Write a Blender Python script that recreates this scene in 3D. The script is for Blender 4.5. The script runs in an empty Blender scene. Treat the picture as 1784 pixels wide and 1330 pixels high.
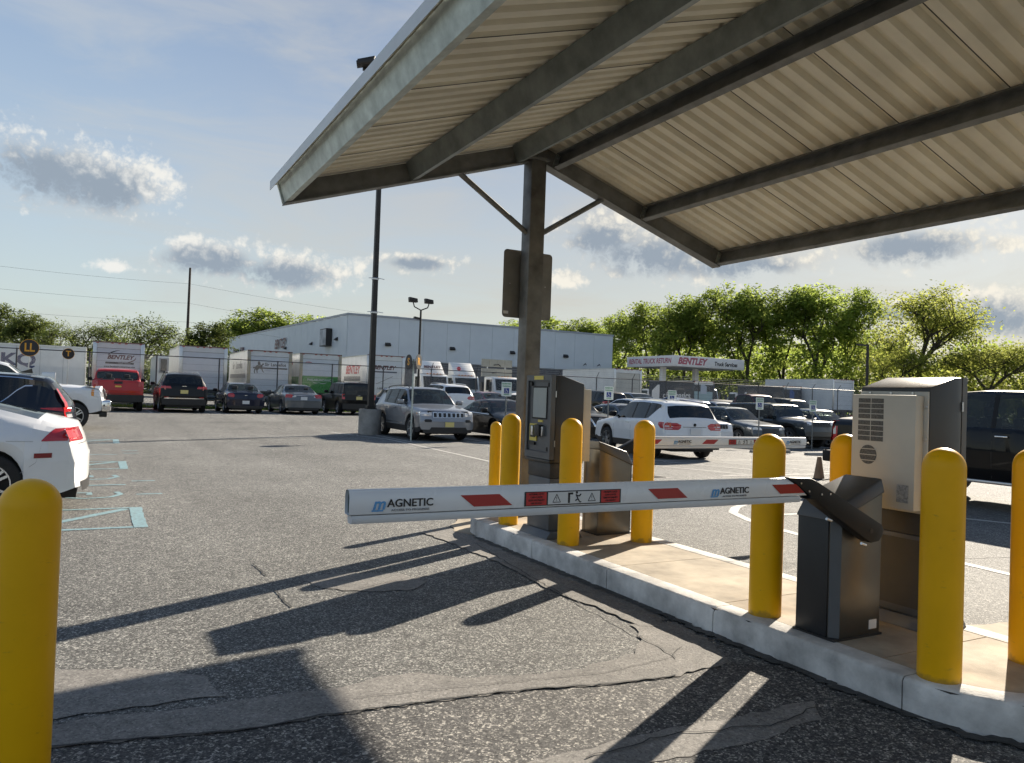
import bpy, bmesh, math, random
import numpy as np
from mathutils import Vector, Matrix
R_ = math.radians
SC = bpy.context.scene
COL = SC.collection
random.seed(7)

# ------------------------------------------------------------------ camera
# X runs across the lanes, Y along the island (away from the viewer), Z up, metres
cam = bpy.data.cameras.new('camera'); cam_o = bpy.data.objects.new('camera', cam); COL.objects.link(cam_o)
_yaw, _pit, _rol = R_(28.3), R_(1.07), R_(2.0)
_h = Vector((math.sin(_yaw), math.cos(_yaw), 0)); _r = Vector((math.cos(_yaw), -math.sin(_yaw), 0))
_f = _h*math.cos(_pit) + Vector((0, 0, math.sin(_pit))); _u = _r.cross(_f)
_X = _r*math.cos(_rol) + _u*math.sin(_rol); _Y = -_r*math.sin(_rol) + _u*math.cos(_rol)
cam_o.matrix_world = Matrix(((_X.x, _Y.x, -_f.x, 0), (_X.y, _Y.y, -_f.y, 0), (_X.z, _Y.z, -_f.z, 1.55), (0, 0, 0, 1)))
cam.sensor_width = 36; cam.lens = 36*1336/1784; cam.clip_start = .05; cam.clip_end = 4000
SC.camera = cam_o

# ------------------------------------------------------------------ world: physical sky + cumulus
SUN_AZ, SUN_EL = 62.3, 26.0           # clockwise from +Y
w = bpy.data.worlds.new('World'); SC.world = w; w.use_nodes = True
N = w.node_tree.nodes; K = w.node_tree.links; N.clear()
def wn(t, **kw):
    n = N.new(t)
    for k, v in kw.items():
        if k[0] == 'i' and k[1:].isdigit(): n.inputs[int(k[1:])].default_value = v
        else: setattr(n, k, v)
    return n
sky = wn('ShaderNodeTexSky', sky_type='NISHITA', sun_disc=False, sun_elevation=R_(SUN_EL), sun_rotation=R_(SUN_AZ), altitude=30, air_density=1.0, dust_density=.35, ozone_density=1.6)
tc = wn('ShaderNodeTexCoord')
sep = wn('ShaderNodeSeparateXYZ'); K.new(tc.outputs['Generated'], sep.inputs[0])
az = wn('ShaderNodeMath', operation='ARCTAN2'); K.new(sep.outputs[0], az.inputs[0]); K.new(sep.outputs[1], az.inputs[1])
azw = wn('ShaderNodeMath', operation='WRAP', i1=R_(70), i2=R_(-11)); K.new(az.outputs[0], azw.inputs[0])
el = wn('ShaderNodeMath', operation='ARCSINE'); K.new(sep.outputs[2], el.inputs[0])
ae = wn('ShaderNodeCombineXYZ'); K.new(azw.outputs[0], ae.inputs[0]); K.new(el.outputs[0], ae.inputs[1])
CLOUDS = [(-3.0,13.3,4.4,1.9),(0.4,12.9,3.2,1.6),(7.2,8.8,3.8,1.1),(12.0,8.3,4.2,1.1),(21.4,9.6,2.6,.55),(0.6,7.6,1.3,.35),(32.2,8.9,1.5,.55),(35.1,12.0,3.2,1.3),(39.0,10.8,5.2,1.6),(45.5,10.0,5.2,1.0),(56.3,10.9,4.4,1.3),(61.0,10.6,1.6,.5),(60.6,6.1,3.6,1.4),(54.5,6.5,3.2,.7)]
last = None
for a0, e0, a, b in CLOUDS:
    s = wn('ShaderNodeVectorMath', operation='SUBTRACT', i1=(R_(a0), R_(e0), 0)); K.new(ae.outputs[0], s.inputs[0])
    m = wn('ShaderNodeVectorMath', operation='MULTIPLY', i1=(1/R_(a*1.4), 1/R_(b*1.55), 0)); K.new(s.outputs[0], m.inputs[0])
    l = wn('ShaderNodeVectorMath', operation='LENGTH'); K.new(m.outputs[0], l.inputs[0])
    if last is None: last = l.outputs['Value']
    else:
        mn = wn('ShaderNodeMath', operation='SMOOTH_MIN', i2=.25); K.new(last, mn.inputs[0]); K.new(l.outputs['Value'], mn.inputs[1]); last = mn.outputs[0]
last2 = None
for a0, e0, a, b in CLOUDS:
    if a*b < 1.4: continue
    s = wn('ShaderNodeVectorMath', operation='SUBTRACT', i1=(R_(a0-.22*a), R_(e0-.34*b), 0)); K.new(ae.outputs[0], s.inputs[0])
    m = wn('ShaderNodeVectorMath', operation='MULTIPLY', i1=(1/R_(a*1.2), 1/R_(b*1.3), 0)); K.new(s.outputs[0], m.inputs[0])
    l = wn('ShaderNodeVectorMath', operation='LENGTH'); K.new(m.outputs[0], l.inputs[0])
    if last2 is None: last2 = l.outputs['Value']
    else:
        mn = wn('ShaderNodeMath', operation='SMOOTH_MIN', i2=.3); K.new(last2, mn.inputs[0]); K.new(l.outputs['Value'], mn.inputs[1]); last2 = mn.outputs[0]
def wnoise(scale, detail, rough, vec=None, dist=0.):
    n = wn('ShaderNodeTexNoise'); n.inputs['Scale'].default_value = scale; n.inputs['Detail'].default_value = detail; n.inputs['Roughness'].default_value = rough; n.inputs['Distortion'].default_value = dist
    K.new(vec if vec else tc.outputs['Generated'], n.inputs['Vector']); return n.outputs['Fac']
def wmath(op, a, b=None, c=None, clamp=False):
    n = wn('ShaderNodeMath', operation=op, use_clamp=clamp)
    for i, v in enumerate((a, b, c)):
        if v is None: continue
        if hasattr(v, 'is_linked'): K.new(v, n.inputs[i])
        else: n.inputs[i].default_value = v
    return n.outputs[0]
def wmap(v, a, b, c, d, kind='SMOOTHSTEP'):
    n = wn('ShaderNodeMapRange', interpolation_type=kind, i1=a, i2=b, i3=c, i4=d); K.new(v, n.inputs[0]); return n.outputs[0]
def wmix(fac, a, b):
    n = wn('ShaderNodeMix', data_type='RGBA')
    for i, v in ((0, fac), (6, a), (7, b)):
        if hasattr(v, 'is_linked'): K.new(v, n.inputs[i])
        else: n.inputs[i].default_value = v
    return n.outputs[2]
nz1 = wnoise(20, 3, .6, dist=.1); nz2 = wnoise(44, 4, .6)
puff = wmath('SUBTRACT', wmath('ABSOLUTE', wmath('SUBTRACT', nz2, .5)), .09)
skt = wn('ShaderNodeVectorMath', operation='MULTIPLY', i1=(.72, .77, .80)); K.new(sky.outputs[0], skt.inputs[0])
msk = wmath('SUBTRACT', 1.0, last)
wob = wmath('ADD', wmath('MULTIPLY', wmath('SUBTRACT', nz1, .5), 1.7), wmath('MULTIPLY', puff, 2.6))
den = wmath('ADD', msk, wob)
front = wmap(last, .9, 1.7, 1, 0)
alpha = wmath('MULTIPLY', wmap(den, -.05, .62, 0, 1), front)
core = wmap(wmath('ADD', wmath('SUBTRACT', 1.0, last2), wmath('MULTIPLY', puff, -2.2)), -.2, .75, 0, .92)
sdot = wn('ShaderNodeVectorMath', operation='DOT_PRODUCT', i1=(math.sin(R_(SUN_AZ))*math.cos(R_(SUN_EL)), math.cos(R_(SUN_AZ))*math.cos(R_(SUN_EL)), math.sin(R_(SUN_EL)))); K.new(tc.outputs['Generated'], sdot.inputs[0])
tow = wmap(sdot.outputs['Value'], .35, .98, 0, 1)
mp = wn('ShaderNodeMapping'); mp.inputs['Scale'].default_value = (2.2, 2.2, 9.0); mp.inputs['Rotation'].default_value = (0.25, 0.3, 0); K.new(tc.outputs['Generated'], mp.inputs[0])
cir = wmap(wnoise(1.6, 5, .6, mp.outputs[0], .6), .40, .75, 0, .5)
veil = wmap(el.outputs[0], R_(-2), R_(34), .85, 0.0, 'LINEAR')
vcol = wmix(tow, (2.62, 2.66, 2.42, 1), (3.0, 2.65, 2.12, 1))
skd = wn('ShaderNodeVectorMath', operation='SCALE'); K.new(skt.outputs[0], skd.inputs[0]); K.new(wmap(tow, 0, 1, 1, .55, 'LINEAR'), skd.inputs['Scale'])
base = wmix(cir, skd.outputs[0], wmix(tow, (2.7, 2.9, 3.15, 1), (3.0, 2.9, 2.65, 1)))
base = wmix(veil, base, vcol)
# cumulus: bright sunlit rims, blue-grey thick bellies
ccol = wmix(core, wmix(tow, (4.1, 4.1, 3.95, 1), (4.4, 4.15, 3.6, 1)), (1.2, 1.52, 1.92, 1))
tot = wmix(wmath('MULTIPLY', alpha, .95), base, ccol)
bg = wn('ShaderNodeBackground'); K.new(tot, bg.inputs[0]); bg.inputs[1].default_value = 0.1
wo = wn('ShaderNodeOutputWorld'); K.new(bg.outputs[0], wo.inputs[0])
w.cycles.sampling_method = 'MANUAL'; w.cycles.sample_map_resolution = 512

# ------------------------------------------------------------------ sun
sl = bpy.data.lights.new('sun', 'SUN'); sl.energy = 5.0; sl.angle = R_(.53); sl.color = (1, .89, .74)
so = bpy.data.objects.new('sun', sl); COL.objects.link(so)
sd = Vector((math.sin(R_(SUN_AZ))*math.cos(R_(SUN_EL)), math.cos(R_(SUN_AZ))*math.cos(R_(SUN_EL)), math.sin(R_(SUN_EL))))
so.rotation_euler = sd.to_track_quat('Z', 'Y').to_euler(); so.location = (30, 20, 30)

SC.view_settings.view_transform = 'Standard'; SC.view_settings.look = 'None'; SC.view_settings.gamma = 1; SC.view_settings.exposure = 1.12
SC.render.engine = 'CYCLES'
try:
    SC.cycles.use_denoising = True; SC.cycles.denoiser = 'OPENIMAGEDENOISE'
except Exception: pass
SC.cycles.use_adaptive_sampling = True; SC.cycles.adaptive_threshold = .02; SC.cycles.max_bounces = 5; SC.cycles.diffuse_bounces = 4; SC.cycles.glossy_bounces = 3; SC.cycles.transparent_max_bounces = 8; SC.cycles.caustics_reflective = False; SC.cycles.caustics_refractive = False

# ------------------------------------------------------------------ helpers
def sm(t): t = min(max(t, 0.), 1.); return t*t*(3-2*t)
def ground_z(x, y):
    a = sm((y-26)/8.5)
    return .3*a - .2*sm((x-16)/8)*(1-a)*sm((y-9)/8)
def tag(o, label=None, cat=None, group=None, kind=None):
    if label: o['label'] = label
    if cat: o['category'] = cat
    if group: o['group'] = group
    if kind: o['kind'] = kind
    return o
def empty(name, loc=(0, 0, 0), rz=0, **kw):
    o = bpy.data.objects.new(name, None); COL.objects.link(o); o.location = loc; o.rotation_euler = (0, 0, rz); o.empty_display_size = .1
    return tag(o, **kw)
def link(name, me, parent=None, loc=None, rot=None, **kw):
    o = bpy.data.objects.new(name, me); COL.objects.link(o)
    if parent: o.parent = parent
    if loc: o.location = loc
    if rot: o.rotation_euler = rot
    return tag(o, **kw)
def finish(me, smooth=None):
    if smooth is not None:
        me.polygons.foreach_set('use_smooth', [True]*len(me.polygons)); me.set_sharp_from_angle(angle=R_(smooth))
    me.update(); return me
class MB:
    def __init__(s): s.v = []; s.f = []
    def quad(s, a, b, c, d): i = len(s.v); s.v += [a, b, c, d]; s.f.append((i, i+1, i+2, i+3)); return s
    def poly(s, pts): i = len(s.v); s.v += list(pts); s.f.append(tuple(range(i, i+len(pts)))); return s
    def box(s, x0, x1, y0, y1, z0, z1):
        i = len(s.v); s.v += [(x0,y0,z0),(x1,y0,z0),(x1,y1,z0),(x0,y1,z0),(x0,y0,z1),(x1,y0,z1),(x1,y1,z1),(x0,y1,z1)]
        s.f += [(i,i+3,i+2,i+1),(i+4,i+5,i+6,i+7),(i,i+1,i+5,i+4),(i+1,i+2,i+6,i+5),(i+2,i+3,i+7,i+6),(i+3,i,i+4,i+7)]; return s
    def prism(s, poly, axis, a, b):
        # poly of 2D points; extruded along axis from a to b
        def P(p, t): return {'x': (t, p[0], p[1]), 'y': (p[0], t, p[1]), 'z': (p[0], p[1], t)}[axis]
        i = len(s.v); n = len(poly); s.v += [P(p, a) for p in poly] + [P(p, b) for p in poly]
        s.f.append(tuple(range(i, i+n))[::-1]); s.f.append(tuple(range(i+n, i+2*n)))
        for k in range(n): s.f.append((i+k, i+(k+1) % n, i+n+(k+1) % n, i+n+k))
        return s
    def tube(s, p0, p1, r0, r1=None, n=10, cap=True):
        r1 = r0 if r1 is None else r1; p0, p1 = Vector(p0), Vector(p1); d = (p1-p0)
        if d.length < 1e-6: return s
        q = d.to_track_quat('Z', 'Y'); i = len(s.v)
        for p, r in ((p0, r0), (p1, r1)):
            for k in range(n):
                a = 2*math.pi*k/n; s.v.append(tuple(p+q @ Vector((r*math.cos(a), r*math.sin(a), 0))))
        for k in range(n): s.f.append((i+k, i+(k+1) % n, i+n+(k+1) % n, i+n+k))
        if cap: s.f.append(tuple(range(i, i+n))[::-1]); s.f.append(tuple(range(i+n, i+2*n)))
        return s
    def path(s, pts, r, n=6):
        for a, b in zip(pts, pts[1:]): s.tube(a, b, r, r, n)
        return s
    def lathe(s, prof, n=24, c=(0, 0), axis='z'):
        # prof: list (r, h)
        i = len(s.v); m = len(prof)
        for k in range(n):
            a = 2*math.pi*k/n
            for r, h in prof:
                if axis == 'z': s.v.append((c[0]+r*math.cos(a), c[1]+r*math.sin(a), h))
                else: s.v.append((r*math.cos(a), h, r*math.sin(a)))
        for k in range(n):
            for j in range(m-1):
                a, b = i+k*m+j, i+((k+1) % n)*m+j
                s.f.append((a, b, b+1, a+1))
        return s
    def mesh(s, name, m=None, smooth=None):
        me = bpy.data.meshes.new(name); me.from_pydata([tuple(p) for p in s.v], [], s.f); me.validate(verbose=False)
        bm = bmesh.new(); bm.from_mesh(me); bmesh.ops.recalc_face_normals(bm, faces=bm.faces); bm.to_mesh(me); bm.free()
        if m: me.materials.append(m)
        return finish(me, smooth)
    def build(s, name, m, parent=None, smooth=None, bevel=0, seg=2, loc=None, rot=None, weld=False, **kw):
        me = s.mesh(name, m)
        if bevel or weld:
            bm = bmesh.new(); bm.from_mesh(me); bmesh.ops.remove_doubles(bm, verts=bm.verts, dist=1e-5)
            if bevel:
                es = [e for e in bm.edges if len(e.link_faces) == 2 and e.calc_face_angle(0) > R_(28)]
                bmesh.ops.bevel(bm, geom=es, offset=bevel, segments=seg, profile=.5, affect='EDGES', clamp_overlap=True)
            bm.to_mesh(me); bm.free(); smooth = 35 if smooth is None else smooth
        finish(me, smooth)
        return link(name, me, parent, loc, rot, **kw)
def copy_tree(o, parent=None):
    c = o.copy(); COL.objects.link(c); c.parent = parent
    for ch in o.children: copy_tree(ch, c)
    return c
def rrect(w_, h_, r, n=5):
    out = []
    for cx, cy, a0 in ((w_/2-r, h_/2-r, 0), (-w_/2+r, h_/2-r, 90), (-w_/2+r, -h_/2+r, 180), (w_/2-r, -h_/2+r, 270)):
        for k in range(n+1): a = R_(a0+90*k/n); out.append((cx+r*math.cos(a), cy+r*math.sin(a)))
    return out
TXT = {}
def text(name, s, size, m, parent, loc, rot, shear=0, bold=0, align='CENTER', sx=1, **kw):
    key = (s, size, shear, bold, align)
    if key not in TXT:
        cu = bpy.data.curves.new('lettering', 'FONT'); cu.body = s; cu.size = size; cu.shear = shear; cu.offset = bold; cu.align_x = align; cu.align_y = 'CENTER'; cu.resolution_u = 3; cu.extrude = .0015
        t = bpy.data.objects.new('lettering', cu); COL.objects.link(t); bpy.context.view_layer.update()
        me = bpy.data.meshes.new_from_object(t.evaluated_get(bpy.context.evaluated_depsgraph_get()))
        COL.objects.unlink(t); bpy.data.objects.remove(t); TXT[key] = me
    me = TXT[key]
    if me.materials and me.materials[0] != m: me = me.copy(); me.materials.clear()
    if not me.materials: me.materials.append(m)
    o = link(name, me, parent, loc, rot, **kw); o.scale = (sx, 1, 1); return o

# ------------------------------------------------------------------ materials
MATS = {}
def mat(name, col, rough=.5, metal=0, var=.0, vscale=4, bump=0, bscale=60, coat=0, spec=.5, col2=None, dirt=0):
    if name in MATS: return MATS[name]
    m = bpy.data.materials.new(name); m.use_nodes = True; nt = m.node_tree; b = nt.nodes['Principled BSDF']
    b.inputs['Base Color'].default_value = (*col, 1); b.inputs['Roughness'].default_value = rough; b.inputs['Metallic'].default_value = metal
    b.inputs['Coat Weight'].default_value = coat; b.inputs['Coat Roughness'].default_value = .04; b.inputs['Specular IOR Level'].default_value = spec
    if var or col2 or bump or dirt:
        tcn = nt.nodes.new('ShaderNodeTexCoord')
        n = nt.nodes.new('ShaderNodeTexNoise'); n.inputs['Scale'].default_value = vscale; n.inputs['Detail'].default_value = 6; n.inputs['Roughness'].default_value = .6; nt.links.new(tcn.outputs['Object'], n.inputs['Vector'])
        if var or col2:
            mr = nt.nodes.new('ShaderNodeMapRange'); mr.inputs[1].default_value = .3; mr.inputs[2].default_value = .7; nt.links.new(n.outputs['Fac'], mr.inputs[0])
            mx = nt.nodes.new('ShaderNodeMix'); mx.data_type = 'RGBA'
            c2 = col2 if col2 else tuple(c*(1-var) for c in col); c1 = col if col2 else tuple(min(1, c*(1+var*.6)) for c in col)
            mx.inputs[6].default_value = (*c1, 1); mx.inputs[7].default_value = (*c2, 1); nt.links.new(mr.outputs[0], mx.inputs[0]); nt.links.new(mx.outputs[2], b.inputs['Base Color'])
            rr = nt.nodes.new('ShaderNodeMapRange'); rr.inputs[3].default_value = max(.02, rough-.08); rr.inputs[4].default_value = min(1, rough+.08); nt.links.new(n.outputs['Fac'], rr.inputs[0]); nt.links.new(rr.outputs[0], b.inputs['Roughness'])
        if bump:
            n2 = nt.nodes.new('ShaderNodeTexNoise'); n2.inputs['Scale'].default_value = bscale; n2.inputs['Detail'].default_value = 4; nt.links.new(tcn.outputs['Object'], n2.inputs['Vector'])
            bp = nt.nodes.new('ShaderNodeBump'); bp.inputs['Strength'].default_value = bump; bp.inputs['Distance'].default_value = .01; nt.links.new(n2.outputs['Fac'], bp.inputs['Height']); nt.links.new(bp.outputs[0], b.inputs['Normal'])
    MATS[name] = m; return m
def paint(name, col, flake=0.):
    return mat('paint_'+name, col, .35 if flake else .45, flake, coat=.9, var=.06, vscale=1.2, spec=.15)
def glass_mat(name, tint, clear):
    m = bpy.data.materials.new(name); m.use_nodes = True; nt = m.node_tree; b = nt.nodes['Principled BSDF']; o = nt.nodes['Material Output']
    b.inputs['Base Color'].default_value = (*tint, 1); b.inputs['Roughness'].default_value = .03; b.inputs['Specular IOR Level'].default_value = .5
    t = nt.nodes.new('ShaderNodeBsdfTransparent'); t.inputs[0].default_value = (.75, .85, .82, 1)
    mx = nt.nodes.new('ShaderNodeMixShader'); mx.inputs[0].default_value = 1-clear
    nt.links.new(t.outputs[0], mx.inputs[1]); nt.links.new(b.outputs[0], mx.inputs[2]); nt.links.new(mx.outputs[0], o.inputs[0]); return m
def leaf_mat(name, c1, c2, trans):
    m = bpy.data.materials.new(name); m.use_nodes = True; nt = m.node_tree; nt.nodes.remove(nt.nodes['Principled BSDF']); o = nt.nodes['Material Output']
    g = nt.nodes.new('ShaderNodeNewGeometry'); oi = nt.nodes.new('ShaderNodeObjectInfo')
    mx = nt.nodes.new('ShaderNodeMix'); mx.data_type = 'RGBA'; mx.inputs[6].default_value = (*c1, 1); mx.inputs[7].default_value = (*c2, 1); nt.links.new(g.outputs['Random Per Island'], mx.inputs[0])
    hv = nt.nodes.new('ShaderNodeHueSaturation'); mr = nt.nodes.new('ShaderNodeMapRange'); mr.inputs[3].default_value = .8; mr.inputs[4].default_value = 1.2; nt.links.new(oi.outputs['Random'], mr.inputs[0]); nt.links.new(mr.outputs[0], hv.inputs['Value']); nt.links.new(mx.outputs[2], hv.inputs['Color'])
    d = nt.nodes.new('ShaderNodeBsdfDiffuse'); t = nt.nodes.new('ShaderNodeBsdfTranslucent'); ms = nt.nodes.new('ShaderNodeMixShader'); ms.inputs[0].default_value = trans
    nt.links.new(hv.outputs[0], d.inputs[0])
    hv2 = nt.nodes.new('ShaderNodeHueSaturation'); hv2.inputs['Value'].default_value = 1.75; hv2.inputs['Hue'].default_value = .495; nt.links.new(hv.outputs[0], hv2.inputs['Color']); nt.links.new(hv2.outputs[0], t.inputs[0])
    nt.links.new(d.outputs[0], ms.inputs[1]); nt.links.new(t.outputs[0], ms.inputs[2]); nt.links.new(ms.outputs[0], o.inputs[0]); return m
def asphalt_mat(name, dark, mid, light, scale=170, bump=.6, big=.25, tan=(.15, .14, .125)):
    m = bpy.data.materials.new(name); m.use_nodes = True; nt = m.node_tree; L = nt.links; b = nt.nodes['Principled BSDF']
    tcn = nt.nodes.new('ShaderNodeTexCoord')
    def tex(t, sc, **kw):
        n = nt.nodes.new(t); n.inputs['Scale'].default_value = sc
        for k, v in kw.items(): n.inputs[k].default_value = v
        L.new(tcn.outputs['Object'], n.inputs['Vector']); return n
    v = tex('ShaderNodeTexVoronoi', scale); sp = nt.nodes.new('ShaderNodeSeparateColor'); L.new(v.outputs['Color'], sp.inputs[0])
    v2 = tex('ShaderNodeTexVoronoi', scale*.52); sp2 = nt.nodes.new('ShaderNodeSeparateColor'); L.new(v2.outputs['Color'], sp2.inputs[0])
    mxv = nt.nodes.new('ShaderNodeMath'); mxv.operation = 'MULTIPLY_ADD'; mxv.inputs[1].default_value = .5; L.new(sp2.outputs[1], mxv.inputs[0]); hv = nt.nodes.new('ShaderNodeMath'); hv.operation = 'MULTIPLY'; hv.inputs[1].default_value = .5; L.new(sp.outputs[0], hv.inputs[0]); L.new(hv.outputs[0], mxv.inputs[2])
    cr = nt.nodes.new('ShaderNodeValToRGB'); e = cr.color_ramp.elements
    e[0].position = 0; e[0].color = (*dark, 1); e[1].position = 1; e[1].color = (*light, 1)
    for p, c in ((.34, mid), (.52, tuple(v*1.25 for v in mid)), (.70, tan)): q = e.new(p); q.color = (*c, 1)
    L.new(mxv.outputs[0], cr.inputs[0])
    n1 = tex('ShaderNodeTexNoise', .35, Detail=5, Roughness=.62); n2 = tex('ShaderNodeTexNoise', 6, Detail=2, Roughness=.7)
    mr = nt.nodes.new('ShaderNodeMapRange'); mr.inputs[1].default_value = .3; mr.inputs[2].default_value = .7; mr.inputs[3].default_value = 1-big; mr.inputs[4].default_value = 1+big; L.new(n1.outputs['Fac'], mr.inputs[0])
    mr2 = nt.nodes.new('ShaderNodeMapRange'); mr2.inputs[1].default_value = .3; mr2.inputs[2].default_value = .7; mr2.inputs[3].default_value = .86; mr2.inputs[4].default_value = 1.14; L.new(n2.outputs['Fac'], mr2.inputs[0])
    mpn = nt.nodes.new('ShaderNodeMapping'); mpn.inputs['Scale'].default_value = (1.1, .07, 1); L.new(tcn.outputs['Object'], mpn.inputs[0]); n4 = nt.nodes.new('ShaderNodeTexNoise'); n4.inputs['Scale'].default_value = 1.0; n4.inputs['Detail'].default_value = 3; L.new(mpn.outputs[0], n4.inputs['Vector'])
    mr4 = nt.nodes.new('ShaderNodeMapRange'); mr4.inputs[1].default_value = .3; mr4.inputs[2].default_value = .7; mr4.inputs[3].default_value = .88; mr4.inputs[4].default_value = 1.12; L.new(n4.outputs['Fac'], mr4.inputs[0])
    n5 = tex('ShaderNodeTexNoise', 1.3, Detail=2); mr5 = nt.nodes.new('ShaderNodeMapRange'); mr5.interpolation_type = 'SMOOTHSTEP'; mr5.inputs[1].default_value = .66; mr5.inputs[2].default_value = .76; mr5.inputs[3].default_value = 1; mr5.inputs[4].default_value = .72; L.new(n5.outputs['Fac'], mr5.inputs[0])
    m45 = nt.nodes.new('ShaderNodeMath'); m45.operation = 'MULTIPLY'; L.new(mr4.outputs[0], m45.inputs[0]); L.new(mr5.outputs[0], m45.inputs[1])
    mu0 = nt.nodes.new('ShaderNodeMath'); mu0.operation = 'MULTIPLY'; L.new(mr.outputs[0], mu0.inputs[0]); L.new(m45.outputs[0], mu0.inputs[1])
    mu = nt.nodes.new('ShaderNodeMath'); mu.operation = 'MULTIPLY'; L.new(mu0.outputs[0], mu.inputs[0]); L.new(mr2.outputs[0], mu.inputs[1])
    vm = nt.nodes.new('ShaderNodeVectorMath'); vm.operation = 'SCALE'; L.new(cr.outputs[0], vm.inputs[0]); L.new(mu.outputs[0], vm.inputs['Scale']); L.new(vm.outputs[0], b.inputs['Base Color'])
    b.inputs['Roughness'].default_value = .82; b.inputs['Specular IOR Level'].default_value = .35
    bp = nt.nodes.new('ShaderNodeBump'); bp.inputs['Strength'].default_value = bump; bp.inputs['Distance'].default_value = .006
    L.new(mxv.outputs[0], bp.inputs['Height']); L.new(bp.outputs[0], b.inputs['Normal'])
    MATS[name] = m; return m
ASPH = asphalt_mat('asphalt', (.017, .017, .017), (.088, .089, .086), (.60, .59, .54), 150, .85, .20, (.195, .194, .184))
ASPH_DARK = asphalt_mat('asphalt_newer', (.01, .01, .011), (.062, .061, .060), (.58, .55, .49), 130, 1.0, .18, (.15, .145, .135))
ASPH_SEAL = asphalt_mat('asphalt_worn_smooth', (.09, .087, .082), (.165, .158, .147), (.34, .325, .30), 140, .4, .3, (.20, .19, .175))
TAR = mat('tar', (.012, .012, .013), .45, var=.4, vscale=8, bump=.6, bscale=25)
CRACK = mat('crack_fill', (.03, .03, .03), .8, var=.3, vscale=9)
CONC = mat('concrete', (.37, .315, .235), .85, var=.42, vscale=2.8, bump=.25, bscale=90)
CONC_CURB = mat('concrete_curb', (.58, .57, .545), .85, var=.55, vscale=3.2, bump=.35, bscale=50)
CONC_OLD = mat('concrete_weathered', (.30, .285, .26), .9, var=.4, vscale=2.2, bump=.35, bscale=40)
def bollard_mat():
    m = mat('bollard_yellow', (.82, .43, .002), .4, var=.07, vscale=3.0, bump=.05, bscale=220, spec=.25); nt = m.node_tree; L = nt.links; b = nt.nodes['Principled BSDF']
    src = b.inputs['Base Color'].links[0].from_socket; tcn = nt.nodes.new('ShaderNodeTexCoord'); oi = nt.nodes.new('ShaderNodeObjectInfo')
    ad = nt.nodes.new('ShaderNodeVectorMath'); ad.operation = 'ADD'; L.new(tcn.outputs['Object'], ad.inputs[0]); L.new(oi.outputs['Location'], ad.inputs[1])
    mp_ = nt.nodes.new('ShaderNodeMapping'); mp_.inputs['Scale'].default_value = (9, 9, 30); L.new(ad.outputs[0], mp_.inputs[0])
    n = nt.nodes.new('ShaderNodeTexNoise'); n.inputs['Scale'].default_value = 1; n.inputs['Detail'].default_value = 5; n.inputs['Roughness'].default_value = .7; L.new(mp_.outputs[0], n.inputs['Vector'])
    mr = nt.nodes.new('ShaderNodeMapRange'); mr.interpolation_type = 'SMOOTHSTEP'; mr.inputs[1].default_value = .62; mr.inputs[2].default_value = .76; mr.inputs[4].default_value = .5; L.new(n.outputs['Fac'], mr.inputs[0])
    sx = nt.nodes.new('ShaderNodeSeparateXYZ'); L.new(tcn.outputs['Object'], sx.inputs[0]); n2 = nt.nodes.new('ShaderNodeTexNoise'); n2.inputs['Scale'].default_value = 14; n2.inputs['Detail'].default_value = 4; L.new(ad.outputs[0], n2.inputs['Vector'])
    ft = nt.nodes.new('ShaderNodeMath'); ft.operation = 'MULTIPLY_ADD'; ft.inputs[1].default_value = .16; ft.inputs[2].default_value = -.045; L.new(n2.outputs['Fac'], ft.inputs[0])
    lt = nt.nodes.new('ShaderNodeMath'); lt.operation = 'SUBTRACT'; L.new(ft.outputs[0], lt.inputs[0]); L.new(sx.outputs[2], lt.inputs[1])
    lm = nt.nodes.new('ShaderNodeMapRange'); lm.inputs[1].default_value = 0; lm.inputs[2].default_value = .03; lm.inputs[4].default_value = .6; L.new(lt.outputs[0], lm.inputs[0])
    mx = nt.nodes.new('ShaderNodeMath'); mx.operation = 'MAXIMUM'; L.new(mr.outputs[0], mx.inputs[0]); L.new(lm.outputs[0], mx.inputs[1])
    c = nt.nodes.new('ShaderNodeMix'); c.data_type = 'RGBA'; c.inputs[7].default_value = (.22, .14, .04, 1); L.new(mx.outputs[0], c.inputs[0]); L.new(src, c.inputs[6]); L.new(c.outputs[2], b.inputs['Base Color']); return m
YEL = bollard_mat()
GALV = mat('galvanised', (.47, .52, .49), .42, .4, var=.3, vscale=7, bump=.04, bscale=30)
STEEL_D = mat('steel_dark', (.19, .195, .19), .5, .2, var=.35, vscale=5, bump=.05, bscale=40)
DECK = mat('roof_deck', (.78, .74, .61), .5, .0, var=.14, vscale=1.4)
WHITE_TRIM = mat('white_trim', (.62, .64, .64), .4, var=.1, vscale=3)
CHAR = mat('charcoal_metal', (.055, .056, .058), .48, .35, var=.12, vscale=4, bump=.06, bscale=400)
CHAR_D = mat('dark_panel', (.022, .024, .027), .42, .2, var=.15, vscale=3, bump=.04, bscale=400)
GREYP = mat('grey_panel', (.11, .118, .128), .45, .3, var=.1, vscale=4, bump=.04, bscale=400)
BEIGE = mat('beige_housing', (.52, .505, .45), .5, .05, var=.08, vscale=3, bump=.04, bscale=300)
BLK = mat('black_plastic', (.014, .014, .015), .5, var=.2, vscale=6)
BLK_M = mat('black_satin', (.007, .0075, .009), .5, .0, var=.15, vscale=4, spec=.3)
RUB = mat('rubber', (.018, .018, .018), .8, var=.3, vscale=12)
ALU = mat('aluminium', (.58, .59, .60), .3, .9, var=.12, vscale=5)
CHROME = mat('chrome', (.75, .75, .76), .12, 1.0)
ARMW = mat('arm_white', (.74, .76, .78), .28, .0, var=.05, vscale=3, coat=.3)
REDR = mat('red_reflective', (.36, .012, .014), .35, coat=.3)
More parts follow.
